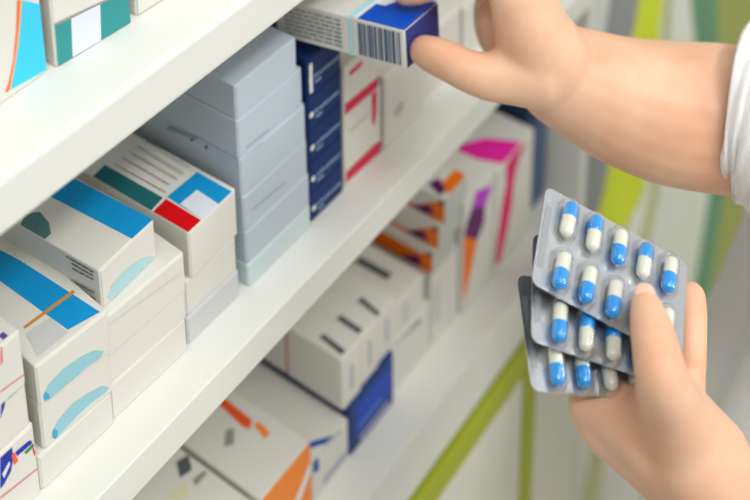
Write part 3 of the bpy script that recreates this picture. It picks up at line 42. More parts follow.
  ('medicine_box', 'navy medicine box with white lettering, topmost of the navy stack with a white side tab', 'navy boxes in the stack beside the blue-grey boxes', 'box', [0.0846, 0.0275, 0.1005], [0.0352, 0.1, 0.0295], [[1.0, -0.0, 0.0], [0.0, 1.0, 0.0], [0.0, 0.0, 1.0]], 'navy', [('front', [(0.0052, 0.01239), (0.00478, 0.01368), (0.00368, 0.01448), (0.00232, 0.01448), (0.00122, 0.01368), (0.0008, 0.01239), (0.00122, 0.0111), (0.00232, 0.0103), (0.00368, 0.0103), (0.00478, 0.0111)], 'paperwhite'), ('front', [(0.0065, 0.01139), (0.00727, 0.01139), (0.00727, 0.01439), (0.0065, 0.01439)], 'palenavy'), ('front', [(0.0076, 0.01139), (0.0087, 0.01139), (0.0087, 0.01359), (0.0076, 0.01359)], 'palenavy'), ('front', [(0.0093, 0.01139), (0.00986, 0.01139), (0.00986, 0.01469), (0.0093, 0.01469)], 'palenavy'), ('front', [(0.0101, 0.01139), (0.0109, 0.01139), (0.0109, 0.01359), (0.0101, 0.01359)], 'palenavy'), ('front', [(0.0115, 0.01139), (0.01241, 0.01139), (0.01241, 0.01359), (0.0115, 0.01359)], 'palenavy'), ('front', [(0.0128, 0.01139), (0.0141, 0.01139), (0.0141, 0.01359), (0.0128, 0.01359)], 'palenavy'), ('front', [(0.0147, 0.01139), (0.01533, 0.01139), (0.01533, 0.01359), (0.0147, 0.01359)], 'palenavy'), ('front', [(0.0156, 0.01139), (0.0165, 0.01139), (0.0165, 0.01359), (0.0156, 0.01359)], 'palenavy'), ('front', [(0.0171, 0.01139), (0.01787, 0.01139), (0.01787, 0.01439), (0.0171, 0.01439)], 'palenavy'), ('front', [(0.0182, 0.01139), (0.0193, 0.01139), (0.0193, 0.01359), (0.0182, 0.01359)], 'palenavy'), ('front', [(0.0199, 0.01139), (0.02046, 0.01139), (0.02046, 0.01469), (0.0199, 0.01469)], 'palenavy'), ('front', [(0.0207, 0.01139), (0.0215, 0.01139), (0.0215, 0.01359), (0.0207, 0.01359)], 'palenavy'), ('front', [(0.0221, 0.01139), (0.02301, 0.01139), (0.02301, 0.01359), (0.0221, 0.01359)], 'palenavy'), ('front', [(0.0234, 0.01139), (0.0247, 0.01139), (0.0247, 0.01359), (0.0234, 0.01359)], 'palenavy'), ('front', [(0.0253, 0.01139), (0.02593, 0.01139), (0.02593, 0.01359), (0.0253, 0.01359)], 'palenavy'), ('front', [(0.0262, 0.01139), (0.0271, 0.01139), (0.0271, 0.01359), (0.0262, 0.01359)], 'palenavy'), ('front', [(0.0277, 0.01139), (0.02847, 0.01139), (0.02847, 0.01439), (0.0277, 0.01439)], 'palenavy'), ('front', [(0.0288, 0.01139), (0.0299, 0.01139), (0.0299, 0.01359), (0.0288, 0.01359)], 'palenavy'), ('front', [(0.0305, 0.01139), (0.03106, 0.01139), (0.03106, 0.01469), (0.0305, 0.01469)], 'palenavy'), ('front', [(0.0313, 0.01139), (0.0321, 0.01139), (0.0321, 0.01359), (0.0313, 0.01359)], 'palenavy'), ('front', [(0.0065, 0.00779), (0.013, 0.00779), (0.013, 0.00939), (0.0065, 0.00939)], 'palenavy'), ('front', [(0.0004, 0.003), (0.0042, 0.003), (0.0042, 0.0255), (0.0004, 0.0255)], 'paperwhite')]),
  ('medicine_box', 'white box with crimson band and upright mark, lower of two beside the navy stack', 'white boxes with crimson bands', 'box', [0.1222, 0.0275, 0.0], [0.0424, 0.1, 0.059], [[1.0, -0.0, 0.0], [0.0, 1.0, 0.0], [0.0, 0.0, 1.0]], 'white', [('front', [(0.0004, 0.00441), (0.042, 0.00206), (0.042, 0.01166), (0.03604, 0.01332), (0.0004, 0.01365)], 'crimson'), ('front', [(0.03117, 0.0586), (0.03767, 0.05766), (0.03692, 0.04117), (0.0344, 0.02917), (0.03147, 0.03462)], 'crimson'), ('front', [(0.00608, 0.04395), (0.01283, 0.04396), (0.01283, 0.04516), (0.00608, 0.04515)], 'grey2'), ('front', [(0.01343, 0.04396), (0.01877, 0.04397), (0.01877, 0.04517), (0.01343, 0.04516)], 'grey2'), ('front', [(0.01937, 0.04397), (0.02311, 0.04397), (0.02311, 0.04517), (0.01937, 0.04517)], 'grey2'), ('front', [(0.02371, 0.04397), (0.02687, 0.04398), (0.02686, 0.04518), (0.02371, 0.04517)], 'grey2')]),
  ('medicine_box', 'white box with two slanted crimson bands, upper of two beside the navy stack', 'white boxes with crimson bands', 'box', [0.1222, 0.0275, 0.059], [0.0396, 0.1, 0.041], [[1.0, -0.0, 0.0], [0.0, 1.0, 0.0], [0.0, 0.0, 1.0]], 'white', [('front', [(0.0004, 0.00232), (0.0392, 0.00047), (0.0392, 0.00885), (0.0004, 0.0112)], 'crimson'), ('front', [(0.00594, 0.03411), (0.02061, 0.03453), (0.02055, 0.03049), (0.00698, 0.03021)], 'crimson')]),
  ('medicine_box', 'blurred white box with a faint grey patch right of the crimson-banded boxes', 'blurred white boxes at the far end of the middle shelf', 'box', [0.169, 0.0275, 0.0], [0.0495, 0.1, 0.062], [[1.0, -0.0, 0.0], [0.0, 1.0, 0.0], [0.0, 0.0, 1.0]], 'white', [('front', [(0.01019, 0.02587), (0.02151, 0.02878), (0.02407, 0.02002), (0.01393, 0.01806)], 'grey3')]),
  ('medicine_box', 'blurred white box half hidden behind the reaching thumb on the middle shelf', 'blurred white boxes at the far end of the middle shelf', 'box', [0.2235, 0.0335, 0.0], [0.055, 0.1, 0.056], [[1.0, -0.0, 0.0], [0.0, 1.0, 0.0], [0.0, 0.0, 1.0]], 'white', []),
  ('medicine_box', 'blurred white box behind the reaching fingers at the shelf end', 'blurred white boxes at the far end of the middle shelf', 'box', [0.2835, 0.0335, 0.0], [0.06, 0.1, 0.05], [[1.0, -0.0, 0.0], [0.0, 1.0, 0.0], [0.0, 0.0, 1.0]], 'white', []),
  ('medicine_box', 'white medicine box with bright blue end and barcode held by the reaching hand', None, 'box', [0.09058, -0.046, 0.15177], [0.0412, 0.098, 0.0255], [[0.99227, -0.07456, 0.09922], [0.06146, 0.98973, 0.12904], [-0.10782, -0.12194, 0.98666]], 'white', [('front', [(0.0004, 0.0004), (0.0408, 0.0004), (0.0408, 0.0251), (0.0004, 0.0251)], 'purple_blue'), ('top', [(0.0004, 0.0004), (0.0408, 0.0004), (0.0408, 0.0345), (0.0004, 0.0345)], 'brightblue'), ('top', [(0.0004, 0.0345), (0.0408, 0.0345), (0.0408, 0.0372), (0.0004, 0.0372)], 'paperwhite'), ('top', [(0.0004, 0.0372), (0.0408, 0.0372), (0.0408, 0.0415), (0.0004, 0.0415)], 'lightcyan'), ('top', [(0.032, 0.0345), (0.032, 0.0235), (0.022, 0.0275), (0.022, 0.0345)], 'paperwhite'), ('left', [(0.0035, 0.0022), (0.0045, 0.0022), (0.0045, 0.0235), (0.0035, 0.0235)], 'barcode'), ('left', [(0.0053, 0.0022), (0.0059, 0.0022), (0.0059, 0.0235), (0.0053, 0.0235)], 'barcode'), ('left', [(0.0071, 0.0022), (0.0093, 0.0022), (0.0093, 0.0235), (0.0071, 0.0235)], 'barcode'), ('left', [(0.0101, 0.0022), (0.0111, 0.0022), (0.0111, 0.0235), (0.0101, 0.0235)], 'barcode'), ('left', [(0.0116, 0.0022), (0.0122, 0.0022), (0.0122, 0.0235), (0.0116, 0.0235)], 'barcode'), ('left', [(0.0127, 0.0022), (0.0149, 0.0022), (0.0149, 0.0235), (0.0127, 0.0235)], 'barcode'), ('left', [(0.0161, 0.0022), (0.0177, 0.0022), (0.0177, 0.0235), (0.0161, 0.0235)], 'barcode'), ('left', [(0.0182, 0.0022), (0.0192, 0.0022), (0.0192, 0.0235), (0.0182, 0.0235)], 'barcode'), ('left', [(0.0204, 0.0022), (0.022, 0.0022), (0.022, 0.0235), (0.0204, 0.0235)], 'barcode'), ('left', [(0.0228, 0.0022), (0.0238, 0.0022), (0.0238, 0.0235), (0.0228, 0.0235)], 'barcode'), ('left', [(0.0243, 0.0022), (0.0259, 0.0022), (0.0259, 0.0235), (0.0243, 0.0235)], 'barcode'), ('left', [(0.0264, 0.0022), (0.027, 0.0022), (0.027, 0.0235), (0.0264, 0.0235)], 'barcode'), ('left', [(0.0282, 0.0022), (0.0298, 0.0022), (0.0298, 0.0235), (0.0282, 0.0235)], 'barcode'), ('left', [(0.0306, 0.0022), (0.0316, 0.0022), (0.0316, 0.0235), (0.0306, 0.0235)], 'barcode'), ('left', [(0.0321, 0.0022), (0.0337, 0.0022), (0.0337, 0.0235), (0.0321, 0.0235)], 'barcode'), ('left', [(0.0378, 0.0004), (0.0405, 0.0004), (0.0405, 0.0251), (0.0378, 0.0251)], 'lightcyan'), ('left', [(0.046, 0.004), (0.05213, 0.004), (0.05213, 0.0051), (0.046, 0.0051)], 'ink3'), ('left', [(0.05333, 0.004), (0.05999, 0.004), (0.05999, 0.0051), (0.05333, 0.0051)], 'ink3'), ('left', [(0.06119, 0.004), (0.06847, 0.004), (0.06847, 0.0051), (0.06119, 0.0051)], 'ink3'), ('left', [(0.06967, 0.004), (0.07707, 0.004), (0.07707, 0.0051), (0.06967, 0.0051)], 'ink3'), ('left', [(0.07827, 0.004), (0.0817, 0.004), (0.0817, 0.0051), (0.07827, 0.0051)], 'ink3'), ('left', [(0.0829, 0.004), (0.08893, 0.004), (0.08893, 0.0051), (0.0829, 0.0051)], 'ink3'), ('left', [(0.046, 0.007), (0.05236, 0.007), (0.05236, 0.0081), (0.046, 0.0081)], 'ink3'), ('left', [(0.05356, 0.007), (0.05909, 0.007), (0.05909, 0.0081), (0.05356, 0.0081)], 'ink3'), ('left', [(0.06029, 0.007), (0.06418, 0.007), (0.06418, 0.0081), (0.06029, 0.0081)], 'ink3'), ('left', [(0.06538, 0.007), (0.07075, 0.007), (0.07075, 0.0081), (0.06538, 0.0081)], 'ink3'), ('left', [(0.07195, 0.007), (0.07539, 0.007), (0.07539, 0.0081), (0.07195, 0.0081)], 'ink3'), ('left', [(0.07659, 0.007), (0.08426, 0.007), (0.08426, 0.0081), (0.07659, 0.0081)], 'ink3'), ('left', [(0.08546, 0.007), (0.09, 0.007), (0.09, 0.0081), (0.08546, 0.0081)], 'ink3'), ('left', [(0.046, 0.01), (0.05174, 0.01), (0.05174, 0.0111), (0.046, 0.0111)], 'ink3'), ('left', [(0.05294, 0.01), (0.05744, 0.01), (0.05744, 0.0111), (0.05294, 0.0111)], 'ink3'), ('left', [(0.05864, 0.01), (0.06618, 0.01), (0.06618, 0.0111), (0.05864, 0.0111)], 'ink3'), ('left', [(0.06738, 0.01), (0.07325, 0.01), (0.07325, 0.0111), (0.06738, 0.0111)], 'ink3'), ('left', [(0.07445, 0.01), (0.08186, 0.01), (0.08186, 0.0111), (0.07445, 0.0111)], 'ink3'), ('left', [(0.08306, 0.01), (0.09, 0.01), (0.09, 0.0111), (0.08306, 0.0111)], 'ink3'), ('left', [(0.046, 0.013), (0.05154, 0.013), (0.05154, 0.0141), (0.046, 0.0141)], 'ink3'), ('left', [(0.05274, 0.013), (0.05781, 0.013), (0.05781, 0.0141), (0.05274, 0.0141)], 'ink3'), ('left', [(0.05901, 0.013), (0.06501, 0.013), (0.06501, 0.0141), (0.05901, 0.0141)], 'ink3'), ('left', [(0.06621, 0.013), (0.07136, 0.013), (0.07136, 0.0141), (0.06621, 0.0141)], 'ink3'), ('left', [(0.07256, 0.013), (0.07637, 0.013), (0.07637, 0.0141), (0.07256, 0.0141)], 'ink3'), ('left', [(0.07757, 0.013), (0.08209, 0.013), (0.08209, 0.0141), (0.07757, 0.0141)], 'ink3'), ('left', [(0.08329, 0.013), (0.09, 0.013), (0.09, 0.0141), (0.08329, 0.0141)], 'ink3'), ('left', [(0.046, 0.016), (0.04922, 0.016), (0.04922, 0.0171), (0.046, 0.0171)], 'ink3'), ('left', [(0.05042, 0.016), (0.05365, 0.016), (0.05365, 0.0171), (0.05042, 0.0171)], 'ink3'), ('left', [(0.05485, 0.016), (0.06098, 0.016), (0.06098, 0.0171), (0.05485, 0.0171)], 'ink3'), ('left', [(0.06218, 0.016), (0.06658, 0.016), (0.06658, 0.0171), (0.06218, 0.0171)], 'ink3'), ('left', [(0.06778, 0.016), (0.07345, 0.016), (0.07345, 0.0171), (0.06778, 0.0171)], 'ink3'), ('left', [(0.07465, 0.016), (0.08001, 0.016), (0.08001, 0.0171), (0.07465, 0.0171)], 'ink3'), ('left', [(0.08121, 0.016), (0.08593, 0.016), (0.08593, 0.0171), (0.08121, 0.0171)], 'ink3'), ('left', [(0.08713, 0.016), (0.09, 0.016), (0.09, 0.0171), (0.08713, 0.0171)], 'ink3'), ('left', [(0.046, 0.019), (0.04998, 0.019), (0.04998, 0.0201), (0.046, 0.0201)], 'ink3'), ('left', [(0.05118, 0.019), (0.05624, 0.019), (0.05624, 0.0201), (0.05118, 0.0201)], 'ink3'), ('left', [(0.05744, 0.019), (0.06146, 0.019), (0.06146, 0.0201), (0.05744, 0.0201)], 'ink3'), ('left', [(0.06266, 0.019), (0.06882, 0.019), (0.06882, 0.0201), (0.06266, 0.0201)], 'ink3'), ('left', [(0.07002, 0.019), (0.0744, 0.019), (0.0744, 0.0201), (0.07002, 0.0201)], 'ink3'), ('left', [(0.0756, 0.019), (0.08038, 0.019), (0.08038, 0.0201), (0.0756, 0.0201)], 'ink3'), ('left', [(0.08158, 0.019), (0.08831, 0.019), (0.08831, 0.0201), (0.08158, 0.0201)], 'ink3'), ('left', [(0.046, 0.022), (0.0506, 0.022), (0.0506, 0.0231), (0.046, 0.0231)], 'ink3'), ('left', [(0.0518, 0.022), (0.0576, 0.022), (0.0576, 0.0231), (0.0518, 0.0231)], 'ink3'), ('left', [(0.0588, 0.022), (0.06632, 0.022), (0.06632, 0.0231), (0.0588, 0.0231)], 'ink3'), ('left', [(0.06752, 0.022), (0.07102, 0.022), (0.07102, 0.0231), (0.06752, 0.0231)], 'ink3'), ('left', [(0.07222, 0.022), (0.07553, 0.022), (0.07553, 0.0231), (0.07222, 0.0231)], 'ink3'), ('left', [(0.07673, 0.022), (0.08087, 0.022), (0.08087, 0.0231), (0.07673, 0.0231)], 'ink3'), ('left', [(0.08207, 0.022), (0.0889, 0.022), (0.0889, 0.0231), (0.08207, 0.0231)], 'ink3')]),
  ('medicine_box', 'dim white box with dark print at the left end of the lower shelf', 'boxes on the lower shelf', 'box', [-0.045, 0.034, -0.2562], [0.069, 0.15, 0.06], [[1.0, -0.0, 0.0], [0.0, 1.0, 0.0], [0.0, 0.0, 1.0]], 'white', [('top', [(0.05436, 0.05055), (0.04658, 0.03916), (0.0374, 0.04728), (0.03784, 0.05155)], 'cream'), ('top', [(0.05938, 0.0652), (0.0686, 0.06187), (0.06158, 0.05176), (0.05247, 0.05449)], 'slot'), ('top', [(0.05625, 0.04661), (0.06685, 0.04428), (0.0655, 0.04109), (0.05469, 0.04128)], 'grey')]),
  ('medicine_box', 'white box with an orange front slashed by a white stripe on the lower shelf', 'boxes on the lower shelf', 'box', [0.0265, 0.03, -0.2562], [0.0535, 0.15, 0.062], [[1.0, -0.0, 0.0], [0.0, 1.0, 0.0], [0.0, 0.0, 1.0]], 'white', [('front', [(0.0004, 0.0004), (0.0531, 0.0004), (0.0531, 0.0616), (0.0004, 0.0616)], 'orange2'), ('front', [(0.012, 0.001), (0.024, 0.001), (0.056, 0.034), (0.056, 0.044)], 'paperwhite'), ('top', [(0.03813, 0.07959), (0.04364, 0.07465), (0.04217, 0.04571), (0.03596, 0.04214), (0.03422, 0.04735)], 'orange3'), ('top', [(0.04019, 0.04299), (0.04433, 0.03987), (0.04193, 0.02823), (0.03631, 0.02811)], 'orange2'), ('top', [(0.02535, 0.05583), (0.02986, 0.05216), (0.02058, 0.04373), (0.01475, 0.04802)], 'grey')]),
  ('medicine_box', 'white box with blue angular lettering between the orange-fronted box and the deep blue box', 'boxes on the lower shelf', 'box', [0.0812, 0.03, -0.2562], [0.043, 0.15, 0.04], [[1.0, -0.0, 0.0], [0.0, 1.0, 0.0], [0.0, 0.0, 1.0]], 'white', [('front', [(0.0004, 0.0396), (0.00086, 0.0396), (0.00731, 0.0396), (0.0306, 0.0396), (0.03522, 0.03764), (0.00692, 0.0396), (0.00741, 0.02558), (0.0004, 0.0291), (0.0004, 0.0396)], 'midblue'), ('front', [(0.012, 0.006), (0.04, 0.006), (0.04, 0.012), (0.012, 0.012)], 'lilac'), ('top', [(0.001, 0.014), (0.006, 0.016), (0.026, 0.001), (0.018, 0.001)], 'midblue')]),
  ('medicine_box', 'deep blue box with lighter front panel under the slotted white cartons', 'boxes on the lower shelf', 'box', [0.1258, 0.03, -0.2562], [0.057, 0.15, 0.0515], [[1.0, -0.0, 0.0], [0.0, 1.0, 0.0], [0.0, 0.0, 1.0]], 'deepblue', [('front', [(0.008, 0.014), (0.052, 0.014), (0.052, 0.042), (0.008, 0.042)], 'ultramarine'), ('front', [(0.012, 0.004), (0.05, 0.004), (0.05, 0.009), (0.012, 0.009)], 'lilac'), ('front', [(0.01, 0.018), (0.04, 0.018), (0.04, 0.021), (0.01, 0.021)], 'paleultra')]),
  ('medicine_box', 'white box with a slate stripe right of the deep blue box under the slotted cartons', 'boxes on the lower shelf', 'box', [0.1845, 0.034, -0.2562], [0.056, 0.15, 0.0505], [[1.0, -0.0, 0.0], [0.0, 1.0, 0.0], [0.0, 0.0, 1.0]], 'white', [('front', [(0.00586, 0.0501), (0.0409, 0.04549), (0.04239, 0.03998), (0.00857, 0.04855)], 'slate')]),
  ('medicine_box', 'white box under the orange-banded stack on the lower shelf', 'boxes on the lower shelf', 'box', [0.2425, 0.034, -0.2562], [0.04, 0.15, 0.0745], [[1.0, -0.0, 0.0], [0.0, 1.0, 0.0], [0.0, 0.0, 1.0]], 'white', [('front', [(0.004, 0.02), (0.012, 0.02), (0.012, 0.06), (0.004, 0.06)], 'lgrey')]),
  ('carton', 'white carton with a dark slot printed on its lid, leftmost of the slotted row', 'slotted white cartons in a row on the deep blue box', 'box', [0.1193, 0.031, -0.2047], [0.0234, 0.085, 0.049], [[1.0, -0.0, 0.0], [0.0, 1.0, 0.0], [0.0, 0.0, 1.0]], 'white', [('top', [(0.00634, 0.02671), (0.01056, 0.0253), (0.00835, 0.00281), (0.00352, 0.00375)], 'slot'), ('front', [(0.009, 0.012), (0.0135, 0.012), (0.0135, 0.036), (0.009, 0.036)], 'grey3'), ('left', [(0.052, 0.001), (0.055, 0.001), (0.055, 0.047), (0.052, 0.047)], 'dimrose')]),
  ('carton', 'white carton with a dark slot printed on its lid, middle of the slotted row', 'slotted white cartons in a row on the deep blue box', 'box', [0.1431, 0.0322, -0.2047], [0.0234, 0.085, 0.048], [[1.0, -0.0, 0.0], [0.0, 1.0, 0.0], [0.0, 0.0, 1.0]], 'white', [('top', [(0.00325, 0.02556), (0.00832, 0.02467), (0.00718, 0.00285), (0.00218, 0.0038)], 'slot'), ('front', [(0.009, 0.012), (0.0135, 0.012), (0.0135, 0.036), (0.009, 0.036)], 'grey3')]),
  ('carton', 'white carton with a dark slot printed on its lid, rightmost of the slotted row', 'slotted white cartons in a row on the deep blue box', 'box', [0.1669, 0.0334, -0.2047], [0.0234, 0.085, 0.047], [[1.0, -0.0, 0.0], [0.0, 1.0, 0.0], [0.0, 0.0, 1.0]], 'white', [('top', [(0.00264, 0.02185), (0.00789, 0.02094), (0.00406, 0.0004), (0.0004, 0.0004)], 'slot'), ('front', [(0.009, 0.012), (0.0135, 0.012), (0.0135, 0.036), (0.009, 0.036)], 'grey3')]),
  ('carton', 'low white carton with a long dark slot right of the slotted row', None, 'box', [0.1912, 0.036, -0.2047], [0.043, 0.1, 0.0305], [[1.0, -0.0, 0.0], [0.0, 1.0, 0.0], [0.0, 0.0, 1.0]], 'white', [('top', [(0.02014, 0.05407), (0.02758, 0.05248), (0.02816, 0.02156), (0.02097, 0.02137)], 'slot'), ('front', [(0.014, 0.004), (0.02, 0.004), (0.02, 0.026), (0.014, 0.026)], 'lgrey')]),
  ('medicine_box', 'white box with orange side band and purple triangle, bottom of the orange stack', 'orange and purple boxes stacked on the lower shelf', 'box', [0.2432, 0.034, -0.1817], [0.033, 0.14, 0.0245], [[1.0, -0.0, 0.0], [0.0, 1.0, 0.0], [0.0, 0.0, 1.0]], 'white', [('left', [(0.0004, 0.0004), (0.139, 0.0004), (0.139, 0.0165), (0.0004, 0.0165)], 'orange'), ('left', [(0.0004, 0.0005), (0.0004, 0.0238), (0.034, 0.001)], 'orange'), ('left', [(0.014, 0.0125), (0.0335, 0.0015), (0.022, 0.0005), (0.01, 0.004)], 'plum'), ('left', [(0.0004, 0.019), (0.0004, 0.0238), (0.008, 0.018)], 'plum'), ('front', [(0.0004, 0.0004), (0.0326, 0.0004), (0.0326, 0.0241), (0.0004, 0.0241)], 'shaded_white')]),  # orange stack: white fronts coloured grey for the shade on them
  ('medicine_box', 'white box with orange side band and purple triangle, middle of the orange stack', 'orange and purple boxes stacked on the lower shelf', 'box', [0.2472, 0.031, -0.1572], [0.033, 0.14, 0.0245], [[1.0, -0.0, 0.0], [0.0, 1.0, 0.0], [0.0, 0.0, 1.0]], 'white', [('left', [(0.0004, 0.0004), (0.139, 0.0004), (0.139, 0.004), (0.0004, 0.004)], 'orange'), ('left', [(0.05, 0.01), (0.1, 0.01), (0.1, 0.015), (0.05, 0.015)], 'peach'), ('left', [(0.0004, 0.0005), (0.0004, 0.0238), (0.034, 0.001)], 'orange'), ('left', [(0.014, 0.0125), (0.0335, 0.0015), (0.022, 0.0005), (0.01, 0.004)], 'plum'), ('left', [(0.0004, 0.019), (0.0004, 0.0238), (0.008, 0.018)], 'plum'), ('front', [(0.0004, 0.0004), (0.0326, 0.0004), (0.0326, 0.0241), (0.0004, 0.0241)], 'shaded_white')]),
  ('medicine_box', 'white box with orange side band and purple triangle, top of the orange stack', 'orange and purple boxes stacked on the lower shelf', 'box', [0.2512, 0.028, -0.1327], [0.033, 0.14, 0.0245], [[1.0, -0.0, 0.0], [0.0, 1.0, 0.0], [0.0, 0.0, 1.0]], 'white', [('left', [(0.0004, 0.0004), (0.139, 0.0004), (0.139, 0.004), (0.0004, 0.004)], 'orange'), ('left', [(0.05, 0.01), (0.1, 0.01), (0.1, 0.015), (0.05, 0.015)], 'peach'), ('left', [(0.0004, 0.0005), (0.0004, 0.0238), (0.034, 0.001)], 'orange'), ('left', [(0.014, 0.0125), (0.0335, 0.0015), (0.022, 0.0005), (0.01, 0.004)], 'plum'), ('left', [(0.0004, 0.019), (0.0004, 0.0238), (0.008, 0.018)], 'plum'), ('front', [(0.0004, 0.0004), (0.0326, 0.0004), (0.0326, 0.0241), (0.0004, 0.0241)], 'shaded_white'), ('top', [(0.0089, 0.01165), (0.0326, 0.01186), (0.0326, 0.0004), (0.00684, 0.0004)], 'orange'), ('top', [(0.00649, 0.02078), (0.01718, 0.01713), (0.00943, 0.00522), (0.00123, 0.00561)], 'plum')]),
  ('medicine_box', 'white box with an orange to purple ribbon down its front, beside the orange stack', 'orange and purple boxes stacked on the lower shelf', 'box', [0.2835, 0.03, -0.2562], [0.05, 0.14, 0.118], [[1.0, -0.0, 0.0], [0.0, 1.0, 0.0], [0.0, 0.0, 1.0]], 'white', [('front', [(0.0004, 0.03173), (0.00314, 0.01155), (0.01354, 0.03761), (0.02235, 0.0628), (0.00103, 0.08411), (0.0004, 0.0677)], 'orange'), ('front', [(0.00103, 0.08411), (0.02235, 0.0628), (0.03335, 0.07342), (0.0343, 0.09084), (0.01295, 0.10408), (0.00538, 0.09534)], 'plum'), ('front', [(0.01295, 0.10408), (0.03434, 0.08975), (0.04697, 0.10252), (0.01857, 0.1176)], 'violet2'), ('front', [(0.0004, 0.03037), (0.0004, 0.01437), (0.0004, 0.00291), (0.0004, 0.01888)], 'teal2')]),
  ('medicine_box', 'tall white box with a magenta ribbon down its front and over its lid', 'orange and purple boxes stacked on the lower shelf', 'box', [0.336, 0.03, -0.2562], [0.066, 0.13, 0.112], [[1.0, -0.0, 0.0], [0.0, 1.0, 0.0], [0.0, 0.0, 1.0]], 'white', [('front', [(0.0004, 0.01094), (0.01078, 0.00528), (0.02011, 0.02812), (0.02927, 0.05445), (0.03137, 0.08044), (0.04078, 0.10087), (0.0548, 0.10507), (0.0295, 0.1116), (0.01607, 0.10793), (0.01721, 0.08553), (0.0112, 0.0683), (0.00572, 0.03959)], 'hotpink'), ('top', [(0.012, 0.0005), (0.045, 0.0005), (0.03, 0.03), (0.001, 0.05), (0.004, 0.02)], 'magenta')]),
  ('medicine_box', 'dark navy box at the far right end of the lower shelf', 'orange and purple boxes stacked on the lower shelf', 'box', [0.406, 0.04, -0.2562], [0.04, 0.12, 0.13], [[1.0, -0.0, 0.0], [0.0, 1.0, 0.0], [0.0, 0.0, 1.0]], 'navy2', [('front', [(0.018, 0.0004), (0.0396, 0.0004), (0.0396, 0.129), (0.018, 0.129)], 'slateblue')]),
]

# ------------------------------------------------------------------ helpers
def lin(c):
    return tuple(((x / 255 / 12.92) if x / 255 <= .04045 else ((x / 255 + .055) / 1.055) ** 2.4) for x in c) + (1,)
MATS = {}
def mat(name, rgb, rough=.45, metal=0., spec=.35, noise=0., nscale=60, sss=0., coat=0., bump=0.):
    if name in MATS: return MATS[name]
    m = bpy.data.materials.new(name); m.use_nodes = True
    nt = m.node_tree; b = nt.nodes['Principled BSDF']
    b.inputs['Base Color'].default_value = lin(rgb); b.inputs['Roughness'].default_value = rough
    b.inputs['Metallic'].default_value = metal; b.inputs['Specular IOR Level'].default_value = spec
    b.inputs['Coat Weight'].default_value = coat
    if noise or bump:
        tc = nt.nodes.new('ShaderNodeTexCoord'); nz = nt.nodes.new('ShaderNodeTexNoise')
        nz.inputs['Scale'].default_value = nscale; nz.inputs['Detail'].default_value = 4
        nt.links.new(tc.outputs['Object'], nz.inputs['Vector'])
        if noise:
            rp = nt.nodes.new('ShaderNodeValToRGB'); c = lin(rgb)
            rp.color_ramp.elements[0].position = .3; rp.color_ramp.elements[1].position = .7
            rp.color_ramp.elements[0].color = tuple(x * (1 - noise) for x in c[:3]) + (1,)
            rp.color_ramp.elements[1].color = tuple(min(1, x * (1 + noise)) for x in c[:3]) + (1,)
            nt.links.new(nz.outputs['Fac'], rp.inputs['Fac']); nt.links.new(rp.outputs['Color'], b.inputs['Base Color'])
        if bump:
            bp = nt.nodes.new('ShaderNodeBump'); bp.inputs['Strength'].default_value = bump; bp.inputs['Distance'].default_value = .001
            nt.links.new(nz.outputs['Fac'], bp.inputs['Height']); nt.links.new(bp.outputs['Normal'], b.inputs['Normal'])
    MATS[name] = m
    return m
PAL = dict(white=(223,221,213), silver=(205,206,208), coolgrey=(190,202,213), aqua=(205,222,224), navy=(8,44,102), navy2=(28,52,90),
    deepblue=(28,58,125), cyan=(62,203,240), coral=(243,92,70), amber=(250,170,80), teal=(52,148,150), paleblue=(222,228,238), grey=(150,150,145),
    lgrey=(202,203,202), royal=(20,45,165), green=(40,140,70), red=(216,0,14), rose=(222,130,140), violet=(95,70,150), orange=(246,120,0),
    oval=(150,202,214), oval2=(176,216,222), sky=(70,170,215), blue=(12,148,212), ochre=(205,140,65), black=(25,25,30), slateteal=(90,130,132),
    ink=(95,85,75), ink2=(130,125,118), ink3=(125,125,128), deepteal=(32,105,112), darkred=(170,18,34), pink=(228,150,175), grey2=(150,160,170),
    paperwhite=(235,236,236), palenavy=(150,180,215), crimson=(214,40,78), grey3=(185,186,190), purple_blue=(52,58,135), brightblue=(0,78,195),
    lightcyan=(175,225,235), barcode=(78,96,126), cream=(222,220,180), orange2=(248,140,50), orange3=(238,92,35), midblue=(20,85,170), lilac=(170,172,205),
    ultramarine=(30,72,190), paleultra=(90,130,215), slate=(140,152,172), slot=(92,94,100), dimrose=(200,140,135), peach=(240,180,140), plum=(98,22,100),
    shaded_white=(192,195,190), redorange=(215,60,40), violet2=(190,60,210), teal2=(80,190,200), hotpink=(225,15,105), magenta=(240,40,165), slateblue=(85,108,145))
def pm(n): return mat('print_' + n if n not in ('white',) else 'white_card', PAL[n], rough=.48 if n not in ('coolgrey', 'aqua', 'silver') else .38, spec=.25)
def obj(name, bm, mats, parent=None, smooth=False, mw=None):
    me = bpy.data.meshes.new(name); bm.normal_update(); bm.to_mesh(me); bm.free()
    for m in (mats if isinstance(mats, (list, tuple)) else [mats]): me.materials.append(m)
    if smooth:
        for p in me.polygons: p.use_smooth = True
    o = bpy.data.objects.new(name, me); col.objects.link(o)
    if parent: o.parent = parent
    if mw is not None: o.matrix_world = mw
    return o
def empty(name, label, cat, mw=None, group=None):
    o = bpy.data.objects.new(name, None); col.objects.link(o); o.empty_display_size = .02
    if mw is not None: o.matrix_world = mw
    tag(o, label, cat, group); return o
def tag(o, label, cat, group=None):
    o['label'] = label; o['category'] = cat
    if group: o['group'] = group
    return o
